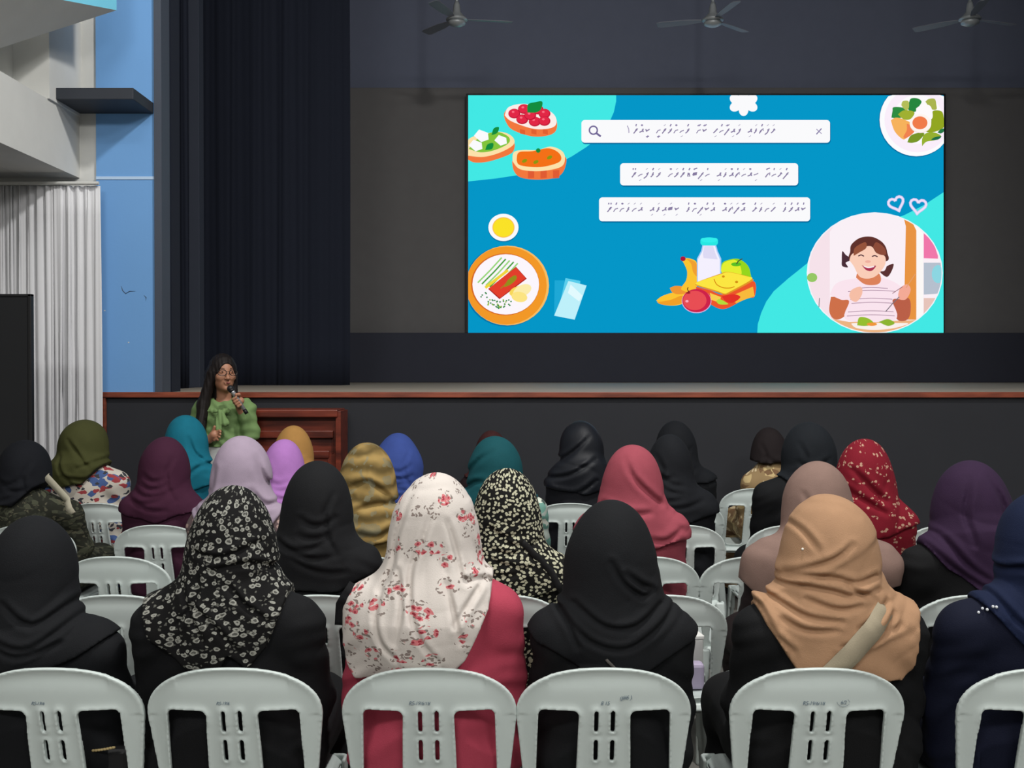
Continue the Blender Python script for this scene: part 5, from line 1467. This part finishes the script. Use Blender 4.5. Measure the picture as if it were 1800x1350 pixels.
# free hand, relaxed in front of the waist
pa = Vector(HNa); pm = pa + Vector((0.035, -0.02, 0.03))
f.cone(pa, pm, 0.024, 0.027, 0.012)
for k in range(4):
    b0 = pm + Vector((0.016 - 0.004 * k, -0.004, 0.018 - 0.017 * k))
    ln = (0.9, 1.0, 0.95, 0.75)[k]
    b1 = b0 + Vector((0.026, -0.012, 0.010)) * ln; b2 = b1 + Vector((0.012, -0.020, -0.006)) * ln
    f.cone(b0, b1, 0.0098, 0.009, 0.005); f.cone(b1, b2, 0.009, 0.0078, 0.001)
f.cone(pm + Vector((-0.004, -0.004, 0.02)), pm + Vector((0.008, -0.016, 0.052)), 0.011, 0.009, 0.006)
me = f.mesh('body'); lift_min(me)
body = link('body', me, M_skin2, pres)
# face details
eyes = MB()
for sx in (-1, 1): eyes.ball(hp(sx * 0.030, -0.0795, 0.010), (0.0085, 0.0055, 0.0055), 10)
eyes.build('eyes', plain('dark_eye', (40, 28, 24), 0.3), pres, smooth=True)
lips = MB(); lips.ball(hp(0, -0.089, -0.0555), (0.017, 0.005, 0.0065), 12); lips.build('lips', plain('lip_tone', (128, 66, 62), 0.5), pres, smooth=True)
br = MB()
for sx in (-1, 1): br.tube([hp(sx * 0.016, -0.0875, 0.028), hp(sx * 0.032, -0.083, 0.033), hp(sx * 0.046, -0.072, 0.029)], [0.002, 0.0028, 0.0016], 6)
br.build('eyebrows', plain('dark_brow', (34, 24, 22), 0.8), pres, smooth=True)
# glasses
gl = MB()
for sx in (-1, 1):
    P_ = []
    for i in range(21):
        q = 2 * math.pi * i / 20
        P_.append(hp(sx * 0.033 + 0.025 * math.cos(q), -0.102 + 0.012 * abs(math.cos(q)) * (1 if sx * math.cos(q) > 0 else 0), 0.006 + 0.019 * math.sin(q) * (1.0 if math.sin(q) < 0 else 0.85)))
    gl.tube(P_, 0.0027, 6, cap=False)
    gl.tube([hp(sx * 0.058, -0.091, 0.012), hp(sx * 0.073, -0.05, 0.012), hp(sx * 0.076, 0.01, 0.006)], 0.0018, 6)
gl.tube([hp(-0.009, -0.102, 0.010), hp(0, -0.105, 0.013), hp(0.009, -0.102, 0.010)], 0.0018, 6)
gl.build('glasses', plain('dark_spectacle_rim', (34, 28, 28), 0.3), pres, smooth=True)
# hair
f = Field((-0.26, -0.20, pz(800)), (0.16, 0.20, top + 0.03), 0.005)
f.ell(hp(0, 0.014, 0.020), (0.0896, 0.1058, 0.1102), 0.02, HY)
f.cone((-0.05, 0.06, hz - 0.02), (-0.04, 0.085, pz(735)), 0.078, 0.05, 0.03, 1.15)
f.cone(hp(-0.072, -0.01, 0.0), (-0.115, -0.045, pz(712)), 0.030, 0.040, 0.03)
f.cone((-0.115, -0.045, pz(712)), (-0.118, -0.105, pz(758)), 0.040, 0.030, 0.02)
f.cone((-0.118, -0.105, pz(758)), (-0.112, -0.118, pz(782)), 0.028, 0.012, 0.02)
f.cone(hp(0.072, 0.02, 0.0), (0.062, 0.045, pz(700)), 0.020, 0.022, 0.03)
X, Y, Z = f.grids()
f.v = (f.v + 0.0012 * np.sin(260 * X + 30 * Y + 6 * np.sin(8 * Z)) + 0.0010 * np.sin(170 * Y - 90 * X + 5 * Z)).astype(np.float32)
f.ell(hp(0.004, -0.098, -0.034), (0.0640, 0.0756, 0.1080), 0.008, HY, 'sub')
hair = link('hair', f.mesh('hair'), plain('dark_brown_hair', (22, 16, 15), 0.6, noise=0.3, nscale=60, spec=0.25), pres)
# blouse
M_green = fabric('spring_green_blouse', (132, 164, 104), 0.7)
f = Field((-0.34, -0.30, pz(800)), (0.34, 0.22, pz(690)), 0.0055)
zt_ = pz(716)
f.cone((0, 0.02, 0.98), (0, 0.03, zt_ - 0.07), 0.135, 0.122, 0.05, 1.18)
f.cone((SHa[0] * 0.9, 0.02, zt_ - 0.005), (SHb[0] * 0.9, 0.02, zt_ - 0.005), 0.052, 0.052, 0.06)
for (SH_, EL_, HN_) in ((SHa, ELa, HNa), (SHb, ELb, HNb)):
    f.cone(SH_, EL_, 0.056, 0.058, 0.03)
    mid = [EL_[i] + (HN_[i] - EL_[i]) * 0.62 for i in range(3)]
    f.cone(EL_, mid, 0.052, 0.036, 0.025)
f.cone((0, 0.035, zt_ + 0.0), (0, 0.03, zt_ + 0.05), 0.070, 0.060, 0.03)
X, Y, Z = f.grids()
f.v = (f.v + 0.004 * np.sin(70 * X + 9 * np.sin(7 * Z) + 20 * Z) * sstep(np.abs(X), 0.02, 0.14) + 0.003 * np.sin(95 * Z + 40 * X + 3 * np.sin(20 * X))).astype(np.float32)
f.v = np.maximum(f.v, pz(784) - Z).astype(np.float32)
f.cone((0, -0.10, zt_ + 0.065), (0, -0.125, zt_ - 0.035), 0.048, 0.012, 0.01, op='sub')
f.cone((0, 0.02, zt_ + 0.04), (0, 0.0, zt_ + 0.12), 0.056, 0.07, 0.01, op='sub')
blouse = link('blouse', f.mesh('blouse'), M_green, pres)
# neck bow and placket
f = Field((-0.10, -0.22, pz(775)), (0.12, -0.02, pz(706)), 0.0035)
bz = pz(722)
f.ell((0.015, -0.135, bz), (0.016, 0.012, 0.014), 0.01)
f.ell((-0.03, -0.13, bz + 0.004), (0.034, 0.012, 0.016), 0.01); f.ell((0.052, -0.125, bz + 0.004), (0.030, 0.012, 0.017), 0.01)
f.cone((0.018, -0.142, bz - 0.01), (0.010, -0.158, pz(752)), 0.013, 0.020, 0.008, 1.3); f.cone((0.03, -0.142, bz - 0.01), (0.052, -0.155, pz(742)), 0.013, 0.022, 0.008, 1.3)
X, Y, Z = f.grids(); f.v = (f.v + 0.0018 * np.sin(240 * X + 40 * Z)).astype(np.float32)
link('neck_bow', f.mesh('neck_bow'), M_green, pres)
# trousers
f = Field((-0.24, -0.17, 0.03), (0.24, 0.19, pz(781)), 0.008)
f.cone((0, 0.02, 0.96), (0, 0.02, 1.08), 0.130, 0.118, 0.04, 1.15)
for sx in (-1, 1):
    f.cone((sx * 0.085, 0.02, 0.92), (sx * 0.095, 0.01, 0.5), 0.105, 0.085, 0.04); f.cone((sx * 0.095, 0.01, 0.5), (sx * 0.10, 0.02, 0.08), 0.085, 0.09, 0.03)
X, Y, Z = f.grids(); f.v = np.maximum(f.v, 0.06 - Z).astype(np.float32)
link('trousers', f.mesh('trousers'), fabric('off_white_trousers', (206, 208, 206)), pres)
MB().tube([(HNa[0] - 0.012 + 0.026 * math.cos(q * 0.5), HNa[1] + 0.01 + 0.026 * math.sin(q * 0.5), HNa[2] - 0.012) for q in range(13)], 0.004, 8).build('bracelet', plain('pale_bracelet', (220, 216, 206), 0.3), pres, smooth=True)
# microphone (held, so a thing of its own)
off = Vector((PX, DPR, 0))
mic = empty('microphone', tuple(off + mt), 0, 'black and silver handheld microphone held up to the mouth of the presenter', 'microphone')
def mrel(p): return p - mt
MB().tube([mrel(mh + ax_ * 0.022), mrel(mh + ax_ * 0.03), mrel(mt - ax_ * 0.03)], [0.017, 0.0135, 0.011], 14).build('handle', plain('silver_mic_body', (176, 176, 178), 0.3, 0.5), mic, smooth=True)
MB().tube([mrel(mt - ax_ * 0.03), mrel(mt)], [0.0125, 0.0125], 14).build('end_cap', M_blk, mic, smooth=True)
MB().ball(mrel(mh), (0.022, 0.022, 0.022), 16).tube([mrel(mh + ax_ * 0.006), mrel(mh + ax_ * 0.024)], [0.021, 0.017], 14).build('grille', M_blk, mic, smooth=True)
